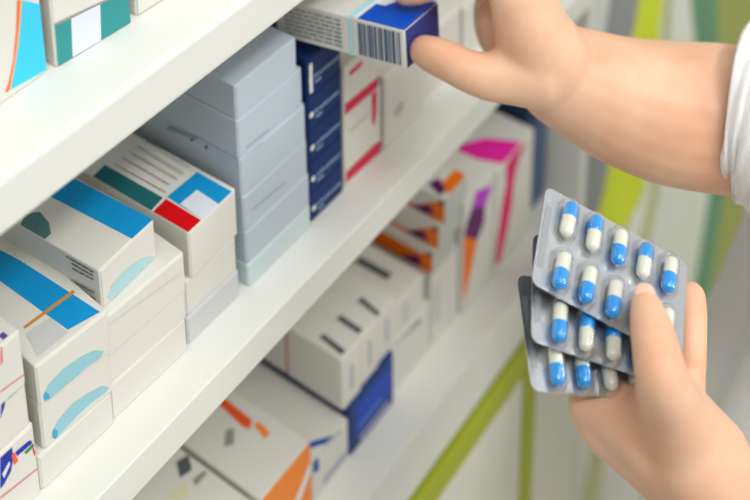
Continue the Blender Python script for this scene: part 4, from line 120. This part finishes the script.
def box(bm, a, b, mi=0, bevel=0., seg=2):
    r = bmesh.ops.create_cube(bm, size=1); vs = r['verts']
    for v in vs: v.co = Vector([(a[i] + b[i]) / 2 + v.co[i] * (b[i] - a[i]) for i in range(3)])
    fs = list({f for v in vs for f in v.link_faces})
    for f in fs: f.material_index = mi
    if bevel:
        es = list({e for f in fs for e in f.edges})
        r2 = bmesh.ops.bevel(bm, geom=es, offset=bevel, segments=seg, affect='EDGES', profile=.5)
        for f in r2['faces']: f.material_index = mi
def decal(bm, face, pts, w, d, h, mi, off):
    vs = []
    for u, v in pts:
        if face == 'front': c = (u, -off, v)
        elif face == 'top': c = (u, v, h + off)
        else: c = (-off, u, v)
        vs.append(bm.verts.new(c))
    f = bm.faces.new(vs); f.material_index = mi
    f.normal_update()
    out = {'front': Vector((0, -1, 0)), 'top': Vector((0, 0, 1)), 'left': Vector((-1, 0, 0))}[face]
    if f.normal.dot(out) < 0: f.normal_flip()
# ------------------------------------------------------------------ boxes
def make_box(name, label, group, cat, o, whd, M, colr, dec):
    w, d, h = whd
    mw = Matrix([M[0] + [o[0]], M[1] + [o[1]], M[2] + [o[2]], [0, 0, 0, 1]])
    root = empty(name, label, cat, mw, group)
    names = [colr]
    for f_, p_, c_ in dec:
        if c_ not in names: names.append(c_)
    mats = [pm(n) for n in names]
    t = .0006                                   # the tuck flap closes the front end
    bm = bmesh.new(); box(bm, (0, t, 0.0001), (w, d, h), 0, .0009, 2)
    k = 0
    for f_, p_, c_ in dec:
        if f_ == 'front': continue
        k += 1; decal(bm, f_, p_, w, d, h, names.index(c_), .00012 + .00003 * k)
    obj('carton', bm, mats, root)
    base = 0
    for f_, p_, c_ in dec:                      # an end printed in one colour right to its edges
        if f_ == 'front' and len(p_) == 4 and abs(p_[2][0] - p_[0][0]) > .97 * w and abs(p_[2][1] - p_[0][1]) > .97 * h: base = names.index(c_)
    bm = bmesh.new(); box(bm, (.0009, 0, .0005), (w - .0009, t + .0002, h - .0010), base, .0003, 1)
    k = 0
    for f_, p_, c_ in dec:
        if f_ != 'front': continue
        k += 1
        pts = [(min(max(u, .0009), w - .0009), min(max(v, .0006), h - .0004)) for u, v in p_]
        decal(bm, 'front', pts, w, d, h, names.index(c_), .00012 + .00003 * k)
    obj('tuck_flap', bm, mats, root)
    return root
for b in BOXES: make_box(*b)
# ------------------------------------------------------------------ setting
white_board = mat('white_shelf_laminate', (228, 229, 222), rough=.4, spec=.3, noise=.01, nscale=25)
wall_m = mat('wall_paint', (222, 221, 214), rough=.8, noise=.02, nscale=8)
floor_m = mat('floor_vinyl', (196, 194, 184), rough=.5, noise=.05, nscale=4)
FZ = -.92
def struct(name, bm, m):
    o = obj(name, bm, m); o['kind'] = 'structure'; return o
bm = bmesh.new(); box(bm, (-2.2, -2.2, FZ - .05), (3.2, .75, FZ)); struct('floor', bm, floor_m)
bm = bmesh.new(); box(bm, (-2.2, .70, FZ), (3.2, .75, 1.9)); struct('wall_back', bm, wall_m)
# shelving unit
XL, XR, DB = -.62, .466, .31
un = empty('shelving_unit', 'white shelving unit with three shelf boards full of medicine boxes', 'shelf', Matrix.Translation((0, 0, FZ)))
def part(name, parent, a, b, m, bev=.0015):
    bm = bmesh.new(); box(bm, a, b, 0, bev, 3); o = obj(name, bm, m, parent); o.matrix_parent_inverse = Matrix.Translation((0, 0, -FZ)); return o
part('shelf_board', un, (XL, 0, .2040), (XR - .014, DB, .2338), white_board, .003)
part('shelf_board', un, (XL, 0, -.0256), (XR - .014, DB, 0), white_board, .0012)
part('shelf_board', un, (XL, 0, -.2840), (XR - .014, DB, -.2562), white_board, .0012)
part('fascia', un, (XL, .0015, -.3200), (XR - .014, .02, -.2845), white_board)
part('back_panel', un, (XL, DB, FZ + .005), (XR, DB + .012, .62), white_board)
part('side_panel', un, (XR - .0138, .006, FZ + .005), (XR, DB, .62), white_board)
part('side_panel', un, (XL - .014, 0, FZ + .005), (XL, DB, .62), white_board)
# base cabinet below the lowest shelf
cab = empty('base_cabinet', 'white base cabinet with lime green edge strips below the lowest shelf', 'cabinet', Matrix.Translation((0, 0, FZ)))
lime = mat('lime_edge_band', (172, 182, 48), rough=.5)
cabw = mat('cabinet_white', (226, 225, 212), rough=.5, noise=.01, nscale=12)
part('carcass', cab, (XL + .001, .012, FZ + .005), (XR - .0145, DB - .002, -.3205), cabw)
part('top_strip', cab, (XL + .001, -.004, -.3530), (XR - .0145, .0118, -.3245), lime)
for a, b in ((-.30, .017), (.0215, .338), (.3615, XR - .016)):
    part('door', cab, (a, -.003, FZ + .06), (b, .0115, -.3545), cabw)
part('edge_strip', cab, (.3395, -.005, FZ + .05), (.3605, .0115, -.3540), lime)
# striped drape right of the unit
DC = dict(whitegrey=(212,214,212), drape_grey=(142,144,143), drape_yellow=(196,206,60), drape_white=(208,210,198), drape_olive=(182,184,140), drape_white2=(206,209,196), drape_green=(104,144,112), drape_olive2=(150,156,92))
bm = bmesh.new(); names = []; rows = []
for i, (n, b) in enumerate(DRAPE):
    yy = .058 if i % 2 else .064
    (x0, z0), (x1, z1) = b[0], b[1]
    zt = 1.0; f = (zt - z0) / (z1 - z0); pts = [(x0 + (x1 - x0) * f * .35, zt)] + list(b)
    (x0, z0) = b[-1]; zb = min(FZ + .03, z0 - .01); pts.append((x0 - .005, zb))
    rows.append([(x, yy, max(z, FZ + .02 - .0001 * k)) for k, (x, z) in enumerate(pts)])
    if n not in names and n != 'end': names.append(n)
def dens(r, n=8):
    out = []
    for k in range(len(r) - 1):
        for j in range(n): out.append(Vector(r[k]).lerp(Vector(r[k + 1]), j / n))
    return out + [Vector(r[-1])]
D = [dens(r) for r in rows]
grid = []
for i in range(len(D) - 1):
    for s in range(5):
        t = s / 5; grid.append((names.index(DRAPE[i][0]), [a.lerp(b, t) + Vector((0, .006 * math.sin(t * math.pi * 2), 0)) for a, b in zip(D[i], D[i + 1])]))
grid.append((0, D[-1]))
V = [[bm.verts.new(p) for p in g[1]] for g in grid]
for i in range(len(V) - 1):
    for k in range(len(V[0]) - 1):
        f = bm.faces.new((V[i][k], V[i][k + 1], V[i + 1][k + 1], V[i + 1][k])); f.material_index = grid[i][0]; f.smooth = True
for v in list(bm.verts): pass
geom = bmesh.ops.extrude_face_region(bm, geom=list(bm.faces))
for v in [g for g in geom['geom'] if isinstance(g, bmesh.types.BMVert)]: v.co.y += .003
bmesh.ops.recalc_face_normals(bm, faces=bm.faces)
tag(obj('striped_curtain', bm, [mat('cloth_' + n, DC[n], rough=.9, spec=.1) for n in names]), 'hanging curtain striped in grey, lime, white and green behind the forearm', 'curtain')
# ------------------------------------------------------------------ blister packs
foil = mat('embossed_foil', (196, 199, 203), rough=.30, metal=.85, noise=.04, nscale=900, bump=.25)
foil_back = mat('darkened_foil_back', (78, 88, 104), rough=.4, metal=.3)  # back darkened to stand in for shade between the fanned sheets
foil_bright = mat('foil_margin', (168, 172, 176), rough=.4, metal=.6)
cap_blue = mat('capsule_blue', (0, 158, 245), rough=.12, spec=.6, coat=.6)
cap_ivory = mat('capsule_ivory', (240, 240, 222), rough=.14, spec=.6, coat=.6)
def clear_plastic():
    m = bpy.data.materials.new('clear_blister_plastic'); m.use_nodes = True; nt = m.node_tree; nt.nodes.clear()
    out = nt.nodes.new('ShaderNodeOutputMaterial'); mx = nt.nodes.new('ShaderNodeMixShader'); tr = nt.nodes.new('ShaderNodeBsdfTransparent'); gl = nt.nodes.new('ShaderNodeBsdfGlossy'); fr = nt.nodes.new('ShaderNodeLayerWeight')
    tr.inputs['Color'].default_value = (.97, .975, .98, 1); gl.inputs['Roughness'].default_value = .08; fr.inputs['Blend'].default_value = .35
    mth = nt.nodes.new('ShaderNodeMath'); mth.operation = 'MULTIPLY_ADD'; mth.inputs[1].default_value = .62; mth.inputs[2].default_value = .04
    nt.links.new(fr.outputs['Facing'], mth.inputs[0]); nt.links.new(mth.outputs[0], mx.inputs['Fac']); nt.links.new(tr.outputs[0], mx.inputs[1]); nt.links.new(gl.outputs[0], mx.inputs[2]); nt.links.new(mx.outputs[0], out.inputs['Surface'])
    return m
clear = clear_plastic()
def capsule_mesh():
    L, r, n = BLISTER_H * .375, BLISTER_H * .075, 20
    prof = []
    for k in range(7): a = math.pi / 2 * k / 6; prof.append((r * .955 * math.sin(a), -L / 2 + r * (1 - math.cos(a))))
    prof += [(r * .96, -.0012), (r * .96, .0004), (r, .0006), (r, .002)]
    for k in range(7): a = math.pi / 2 * (1 - k / 6); prof.append((r * math.sin(a), L / 2 - r * (1 - math.cos(a))))
    def lathe(name, pr, m):
        bm = bmesh.new()
        rings = [[bm.verts.new((max(p[0], 1e-5) * math.cos(2 * math.pi * j / n), p[1], max(p[0], 1e-5) * math.sin(2 * math.pi * j / n))) for j in range(n)] for p in pr]
        for a, b in zip(rings, rings[1:]):
            for j in range(n): bm.faces.new((a[j], a[(j + 1) % n], b[(j + 1) % n], b[j])).smooth = True
        bmesh.ops.remove_doubles(bm, verts=bm.verts, dist=2e-5); bmesh.ops.recalc_face_normals(bm, faces=bm.faces)
        me = bpy.data.meshes.new(name); bm.to_mesh(me); bm.free(); me.materials.append(m); return me
    return lathe('capsule', prof[:9], cap_ivory), lathe('capsule_cap', prof[8:], cap_blue)
# local frame: x = along the sheet, y = up the sheet, z = towards the viewer
CAP_BODY, CAP_TOP = capsule_mesh()     # pattern 0: blue cap at the top, 1: ivory end at the top
def rounded(w, h, r, n=6):
    pts = []
    for cx, cy, a0 in ((w - r, -r, 90), (w - r, -h + r, 0), (r, -h + r, -90), (r, -r, 180)):
        for k in range(n + 1): a = R(a0 - 90 * k / n); pts.append((cx + r * math.cos(a), cy + r * math.sin(a)))
    return pts
W, H = BLISTER_W, BLISTER_H
COLS = [.155 + .175 * i for i in range(5)]; ROWS = [.265, .785]
def dome(bm, cx, cy, L, r, hgt, nz=6, n=28):
    base = []
    for k in range(n):
        a = 2 * math.pi * k / n; x, y = r * math.cos(a), r * math.sin(a) + (L / 2 - r) * (1 if math.sin(a) > 0 else -1); base.append((x, y))
    prev = None
    for i in range(nz + 1):
        t = i / nz; s = math.sqrt(max(1 - t ** 3, .0)) * (1 - .10 * t); z = .0003 + hgt * t
        s = max(s, .02); ring = []
        for (x, y) in base:
            yy = (y - math.copysign(L / 2 - r, y)) * s + math.copysign(L / 2 - r, y) * (1 - .0 * t); ring.append(bm.verts.new((cx + x * s, cy + yy, z)))
        if prev:
            for k in range(n):
                f = bm.faces.new((prev[k], prev[(k + 1) % n], ring[(k + 1) % n], ring[k])); f.smooth = True
        prev = ring
    bm.faces.new(prev)
def make_blister(q, label, pattern):
    A, u, v, n = [Vector(x) for x in q]
    M = Matrix([[u[i], -v[i], n[i], A[i]] for i in range(3)] + [[0, 0, 0, 1]])
    root = empty('blister_pack', label, 'blister pack', M, 'capsule blister packs fanned in the hand')
    bm = bmesh.new(); P = rounded(W, H, .0045)
    top = [bm.verts.new((x, y, .0003)) for x, y in P]; bot = [bm.verts.new((x, y, -.0003)) for x, y in P]
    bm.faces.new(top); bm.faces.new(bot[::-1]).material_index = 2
    for k in range(len(P)): bm.faces.new((top[k], bot[k], bot[(k + 1) % len(P)], top[(k + 1) % len(P)]))
    bmesh.ops.recalc_face_normals(bm, faces=bm.faces)
    # plain embossed strip along the left margin
    f = bm.faces.new([bm.verts.new((.0016, -.010, .0005)), bm.verts.new((.0016, -H + .010, .0005)), bm.verts.new((.0052, -H + .010, .0005)), bm.verts.new((.0052, -.010, .0005))]); f.material_index = 1
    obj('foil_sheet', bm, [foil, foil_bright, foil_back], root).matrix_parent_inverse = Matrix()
    for o in root.children: o.matrix_basis = Matrix()
    for r_, rw in enumerate(ROWS):
        for c_, cw in enumerate(COLS):
            x, y = W * cw, -H * rw
            o = bpy.data.objects.new('capsule', CAP_BODY); col.objects.link(o); o['label'] = 'ivory capsule with a blue cap'
            cp = bpy.data.objects.new('capsule_cap', CAP_TOP); col.objects.link(cp); cp.parent = o; cp['label'] = 'glossy blue capsule cap'; o.parent = root
            o.location = (x, y, H * .084); o.rotation_euler = (0, 0, R(-6 + ((c_ * 3 + r_ * 5) % 4) * 1.3 + 180 * pattern[r_][c_]))
            bm = bmesh.new(); dome(bm, x, y, H * .47, H * .110, H * .172); o = obj('bubble', bm, clear, root); o.matrix_basis = Matrix()
    return root
make_blister(BLISTERS[0], 'front blister pack of blue and ivory capsules, gripped under the thumb', [[0, 0, 1, 0, 1], [1, 1, 1, 0, 1]])
make_blister(BLISTERS[1], 'middle blister pack, its lower row showing below the front pack', [[0, 1, 0, 1, 0], [1, 0, 0, 1, 0]])
make_blister(BLISTERS[2], 'rearmost blister pack, its bottom edge lowest in the fan', [[0, 1, 0, 1, 0], [1, 1, 0, 0, 1]])
# ------------------------------------------------------------------ person
def tube(bm, pts, n=20, sub=5):
    P = [Vector(p[:3]) for p in pts]; Rr = [p[3] for p in pts]
    Q, S = [], []
    def cr(a, b, c, d, t): return .5 * ((2 * b) + (c - a) * t + (2 * a - 5 * b + 4 * c - d) * t * t + (3 * b - a - 3 * c + d) * t ** 3)
    for i in range(len(P) - 1):
        a, b, c, d = P[max(i - 1, 0)], P[i], P[i + 1], P[min(i + 2, len(P) - 1)]
        ra, rb, rc, rd = Rr[max(i - 1, 0)], Rr[i], Rr[i + 1], Rr[min(i + 2, len(P) - 1)]
        for k in range(sub): Q.append(cr(a, b, c, d, k / sub)); S.append(cr(ra, rb, rc, rd, k / sub))
    Q.append(P[-1]); S.append(Rr[-1])
    def caps(c, dr, r, sign): return [(c + dr * sign * r * math.sin(a), r * math.cos(a)) for a in (R(80), R(60), R(40), R(20))]
    d0 = (Q[1] - Q[0]).normalized(); d1 = (Q[-1] - Q[-2]).normalized()
    ringsrc = [(c, r, d0) for c, r in caps(Q[0], d0, S[0], -1)]
    for i, (c, r) in enumerate(zip(Q, S)): ringsrc.append((c, r, (Q[min(i + 1, len(Q) - 1)] - Q[max(i - 1, 0)]).normalized()))
    ringsrc += [(c, r, d1) for c, r in caps(Q[-1], d1, S[-1], 1)[::-1]]
    up = Vector((0, 0, 1)) if abs(d0.z) < .9 else Vector((1, 0, 0)); prev = None; first = None
    for c, r, d in ringsrc:
        x = (up - d * up.dot(d)).normalized(); y = d.cross(x); up = x
        ring = [bm.verts.new(c + x * r * math.cos(2 * math.pi * k / n) + y * r * math.sin(2 * math.pi * k / n)) for k in range(n)]
        if prev:
            for k in range(n): bm.faces.new((prev[k], prev[(k + 1) % n], ring[(k + 1) % n], ring[k]))
        else: first = ring
        prev = ring
    bm.faces.new(first[::-1]); bm.faces.new(prev)
person = empty('person', 'person in a white coat reaching for a box, other hand holding blister packs', 'person', Matrix.Translation((.45, -.36, FZ)))
PINV = Matrix.Translation((-.45, .36, -FZ))
bm = bmesh.new()
for ch in BODY: tube(bm, ch)
tube(bm, [BODY[10][-1], (.43, -.235, .10, .048), (.46, -.25, .22, .055), (.465, -.33, .25, .07)])            # right upper arm
tube(bm, [BODY[1][-1], (.13, -.43, -.09, .036), (.24, -.50, .05, .044), (.38, -.52, .20, .055), (.45, -.44, .25, .07)])
tube(bm, [(.46, -.38, .27, .075), (.46, -.37, .12, .10), (.455, -.36, -.05, .095), (.455, -.35, -.22, .105), (.455, -.35, -.30, .10)])
tube(bm, [(.46, -.38, .27, .06), (.46, -.38, .36, .045)])
for s in (-1, 1):
    tube(bm, [(.455, -.35 + s * .05, -.28, .075), (.45, -.35 + s * .06, -.60, .05), (.455, -.35 + s * .06, FZ + .045, .036)])
    tube(bm, [(.465, -.35 + s * .06, FZ + .036, .034), (.33, -.34 + s * .075, FZ + .026, .024)])
bmesh.ops.recalc_face_normals(bm, faces=bm.faces)
def skin_mat():
    m = bpy.data.materials.new('skin'); m.use_nodes = True; nt = m.node_tree; b = nt.nodes['Principled BSDF']
    tc = nt.nodes.new('ShaderNodeTexCoord'); nz = nt.nodes.new('ShaderNodeTexNoise'); nz.inputs['Scale'].default_value = 28; nz.inputs['Detail'].default_value = 3
    rp = nt.nodes.new('ShaderNodeValToRGB'); rp.color_ramp.elements[0].position = .35; rp.color_ramp.elements[1].position = .68
    rp.color_ramp.elements[0].color = lin((229, 176, 143)); rp.color_ramp.elements[1].color = lin((239, 196, 165))
    nt.links.new(tc.outputs['Object'], nz.inputs['Vector']); nt.links.new(nz.outputs['Fac'], rp.inputs['Fac']); nt.links.new(rp.outputs['Color'], b.inputs['Base Color'])
    n2 = nt.nodes.new('ShaderNodeTexNoise'); n2.inputs['Scale'].default_value = 700; n2.inputs['Detail'].default_value = 3
    bp = nt.nodes.new('ShaderNodeBump'); bp.inputs['Strength'].default_value = .12; bp.inputs['Distance'].default_value = .0006
    nt.links.new(tc.outputs['Object'], n2.inputs['Vector']); nt.links.new(n2.outputs['Fac'], bp.inputs['Height']); nt.links.new(bp.outputs['Normal'], b.inputs['Normal'])
    b.inputs['Roughness'].default_value = .48; b.inputs['Specular IOR Level'].default_value = .35
    b.inputs['Subsurface Weight'].default_value = .25; b.inputs['Subsurface Radius'].default_value = (1, .35, .2); b.inputs['Subsurface Scale'].default_value = .004
    return m
tmp = obj('body_parts', bm, skin_mat())
rm = tmp.modifiers.new('r', 'REMESH'); rm.mode = 'VOXEL'; rm.voxel_size = .0019; rm.use_smooth_shade = True
sm = tmp.modifiers.new('s', 'SMOOTH'); sm.factor = .5; sm.iterations = 14
dg = bpy.context.evaluated_depsgraph_get(); me = bpy.data.meshes.new_from_object(tmp.evaluated_get(dg)); me.name = 'body'
bpy.data.objects.remove(tmp)
for p in me.polygons: p.use_smooth = True
body = bpy.data.objects.new('body', me); col.objects.link(body); body.parent = person; body.matrix_parent_inverse = PINV
bm = bmesh.new(); bmesh.ops.create_uvsphere(bm, u_segments=24, v_segments=12, radius=1)
NM = Matrix([[NAIL[1][i], NAIL[2][i], NAIL[3][i], NAIL[0][i]] for i in range(3)] + [[0, 0, 0, 1]])
bmesh.ops.transform(bm, matrix=NM, verts=bm.verts)
nl = obj('thumbnail', bm, mat('fingernail', (242, 196, 178), rough=.25, spec=.5), person, smooth=True); nl.matrix_parent_inverse = PINV
# white coat: torso shell and two sleeves with soft folds
coat_m = mat('white_coat_cotton', (243, 242, 243), rough=.9, spec=.15, noise=.015, nscale=300)
def loft(name, rings, n, parent, m, thick=.002):
    bm = bmesh.new(); V = [[bm.verts.new(p) for p in r] for r in rings]
    for i in range(len(V) - 1):
        for k in range(n): f = bm.faces.new((V[i][k], V[i][(k + 1) % n], V[i + 1][(k + 1) % n], V[i + 1][k])); f.smooth = True
    bmesh.ops.recalc_face_normals(bm, faces=bm.faces)
    o = obj(name, bm, m, parent); o.matrix_parent_inverse = PINV
    md = o.modifiers.new('hem', 'SOLIDIFY'); md.thickness = thick; md.offset = -1
    return o
rings = []; n = 72
prof = [(.34, .46, -.38, .055, .06), (.31, .46, -.38, .085, .12), (.28, .46, -.38, .105, .165), (.20, .455, -.37, .118, .175), (.10, .45, -.36, .118, .168), (0, .435, -.345, .118, .165), (-.06, .428, -.338, .114, .165), (-.10, .428, -.337, .113, .166), (-.16, .428, -.336, .119, .171), (-.22, .425, -.334, .132, .182), (-.28, .42, -.33, .149, .197), (-.36, .42, -.33, .163, .212), (-.48, .42, -.33, .172, .222), (-.60, .42, -.33, .178, .23)]
for z, cx, cy, rx, ry in prof:
    f = min(max((.15 - z) / .4, 0), 1) * .009
    rings.append([Vector((cx + (rx + f * math.sin(9 * a + z * 6) + f * .6 * math.sin(17 * a)) * math.cos(a), cy + (ry + f * math.sin(9 * a + z * 6) + f * .6 * math.sin(17 * a)) * math.sin(a), z)) for a in [2 * math.pi * k / n for k in range(n)]])
loft('coat_body', rings, n, person, coat_m)
def sleeve(pts, n=40, seed=0):
    P = [Vector(p[:3]) for p in pts]; rings = []; up = Vector((0, 0, 1)); m = 8
    for i in range(len(P) - 1):
        for k in range(m + (i == len(P) - 2)):
            t = k / m; c = P[i].lerp(P[i + 1], t); r = pts[i][3] * (1 - t) + pts[i + 1][3] * t
            d = (P[min(i + 1, len(P) - 1)] - P[i]).normalized()
            if i + 2 < len(P): d = d.lerp((P[i + 2] - P[i + 1]).normalized(), t * .5).normalized()
            x = (up - d * up.dot(d)).normalized(); y = d.cross(x); s = i * m + k
            g = .0035 * math.sin(s * .9 + seed) if s > 1 else (.002 if s == 1 else 0)
            rings.append([c + (x * math.cos(a) + y * math.sin(a)) * (r + g * math.sin(2 * a + s) + .002 * math.sin(5 * a + s * .7)) for a in [2 * math.pi * q / n for q in range(n)]])
    return rings
sl = loft('sleeve', sleeve(SLEEVE_R), 40, person, coat_m, .003)
sl2 = loft('sleeve', sleeve([(.10, -.405, -.075, .05), (.14, -.435, -.08, .056), (.24, -.50, .05, .062), (.38, -.52, .20, .07), (.43, -.47, .24, .075)], seed=2), 40, person, coat_m, .003)
# ------------------------------------------------------------------ light
def area(name, loc, size, sy, energy, target, color=(1, 1, 1)):
    l = bpy.data.lights.new(name, 'AREA'); l.shape = 'RECTANGLE'; l.size = size; l.size_y = sy; l.energy = energy; l.color = color
    o = bpy.data.objects.new(name, l); col.objects.link(o); o.location = loc
    o.rotation_euler = (Vector(target) - Vector(loc)).to_track_quat('-Z', 'Y').to_euler(); return o
area('overhead_light', (.25, -1.95, 2.95), 2.0, .34, 44, (.05, 0, 0), (1, 1, .97))  # ceiling lamp over the aisle
area('overhead_light', (-1.15, -1.15, 2.95), 1.6, .34, 33, (.1, -.1, 0), (1, 1, .97))  # unseen overhead fill, added to brighten the lower shelf and coat
area('front_fill_light', (.1, -3.6, 1.2), 1.0, .8, 27, (.2, 0, -.3), (1, 1, .97))  # unseen fill from the front, added to lift box fronts and lower area
# the bright shop behind the photographer: environment light, strongest from the front
w = bpy.data.worlds.new('World'); sc.world = w; w.use_nodes = True; nt = w.node_tree
tc = nt.nodes.new('ShaderNodeTexCoord'); vm = nt.nodes.new('ShaderNodeVectorMath'); vm.operation = 'DOT_PRODUCT'; vm.inputs[1].default_value = (.50, -.75, .42)
mr = nt.nodes.new('ShaderNodeMapRange'); mr.inputs['From Min'].default_value = -.5; mr.inputs['From Max'].default_value = 1; mr.inputs['To Min'].default_value = .12; mr.inputs['To Max'].default_value = .62
bg = nt.nodes['Background']; bg.inputs['Color'].default_value = (1, 1, .975, 1)
nt.links.new(tc.outputs['Generated'], vm.inputs[0]); nt.links.new(vm.outputs['Value'], mr.inputs['Value']); nt.links.new(mr.outputs['Result'], bg.inputs['Strength'])
# ------------------------------------------------------------------ camera
cd = bpy.data.cameras.new('camera'); cam = bpy.data.objects.new('camera', cd); col.objects.link(cam)
cam.matrix_world = Matrix([CAM_ROT[i] + [CAM_LOC[i]] for i in range(3)] + [[0, 0, 0, 1]])
cd.sensor_fit = 'HORIZONTAL'; cd.sensor_width = 36; cd.lens = 1273 / 750 * 36; cd.shift_x = -25 / 750; cd.shift_y = -640 / 750; cd.clip_start = .01
cd.dof.use_dof = True; cd.dof.focus_distance = .70; cd.dof.aperture_fstop = 4.6
sc.camera = cam
sc.view_settings.view_transform = 'Standard'; sc.view_settings.look = 'None'; sc.view_settings.gamma = 1; sc.view_settings.use_curve_mapping = False
sc.view_settings.exposure = 0.12
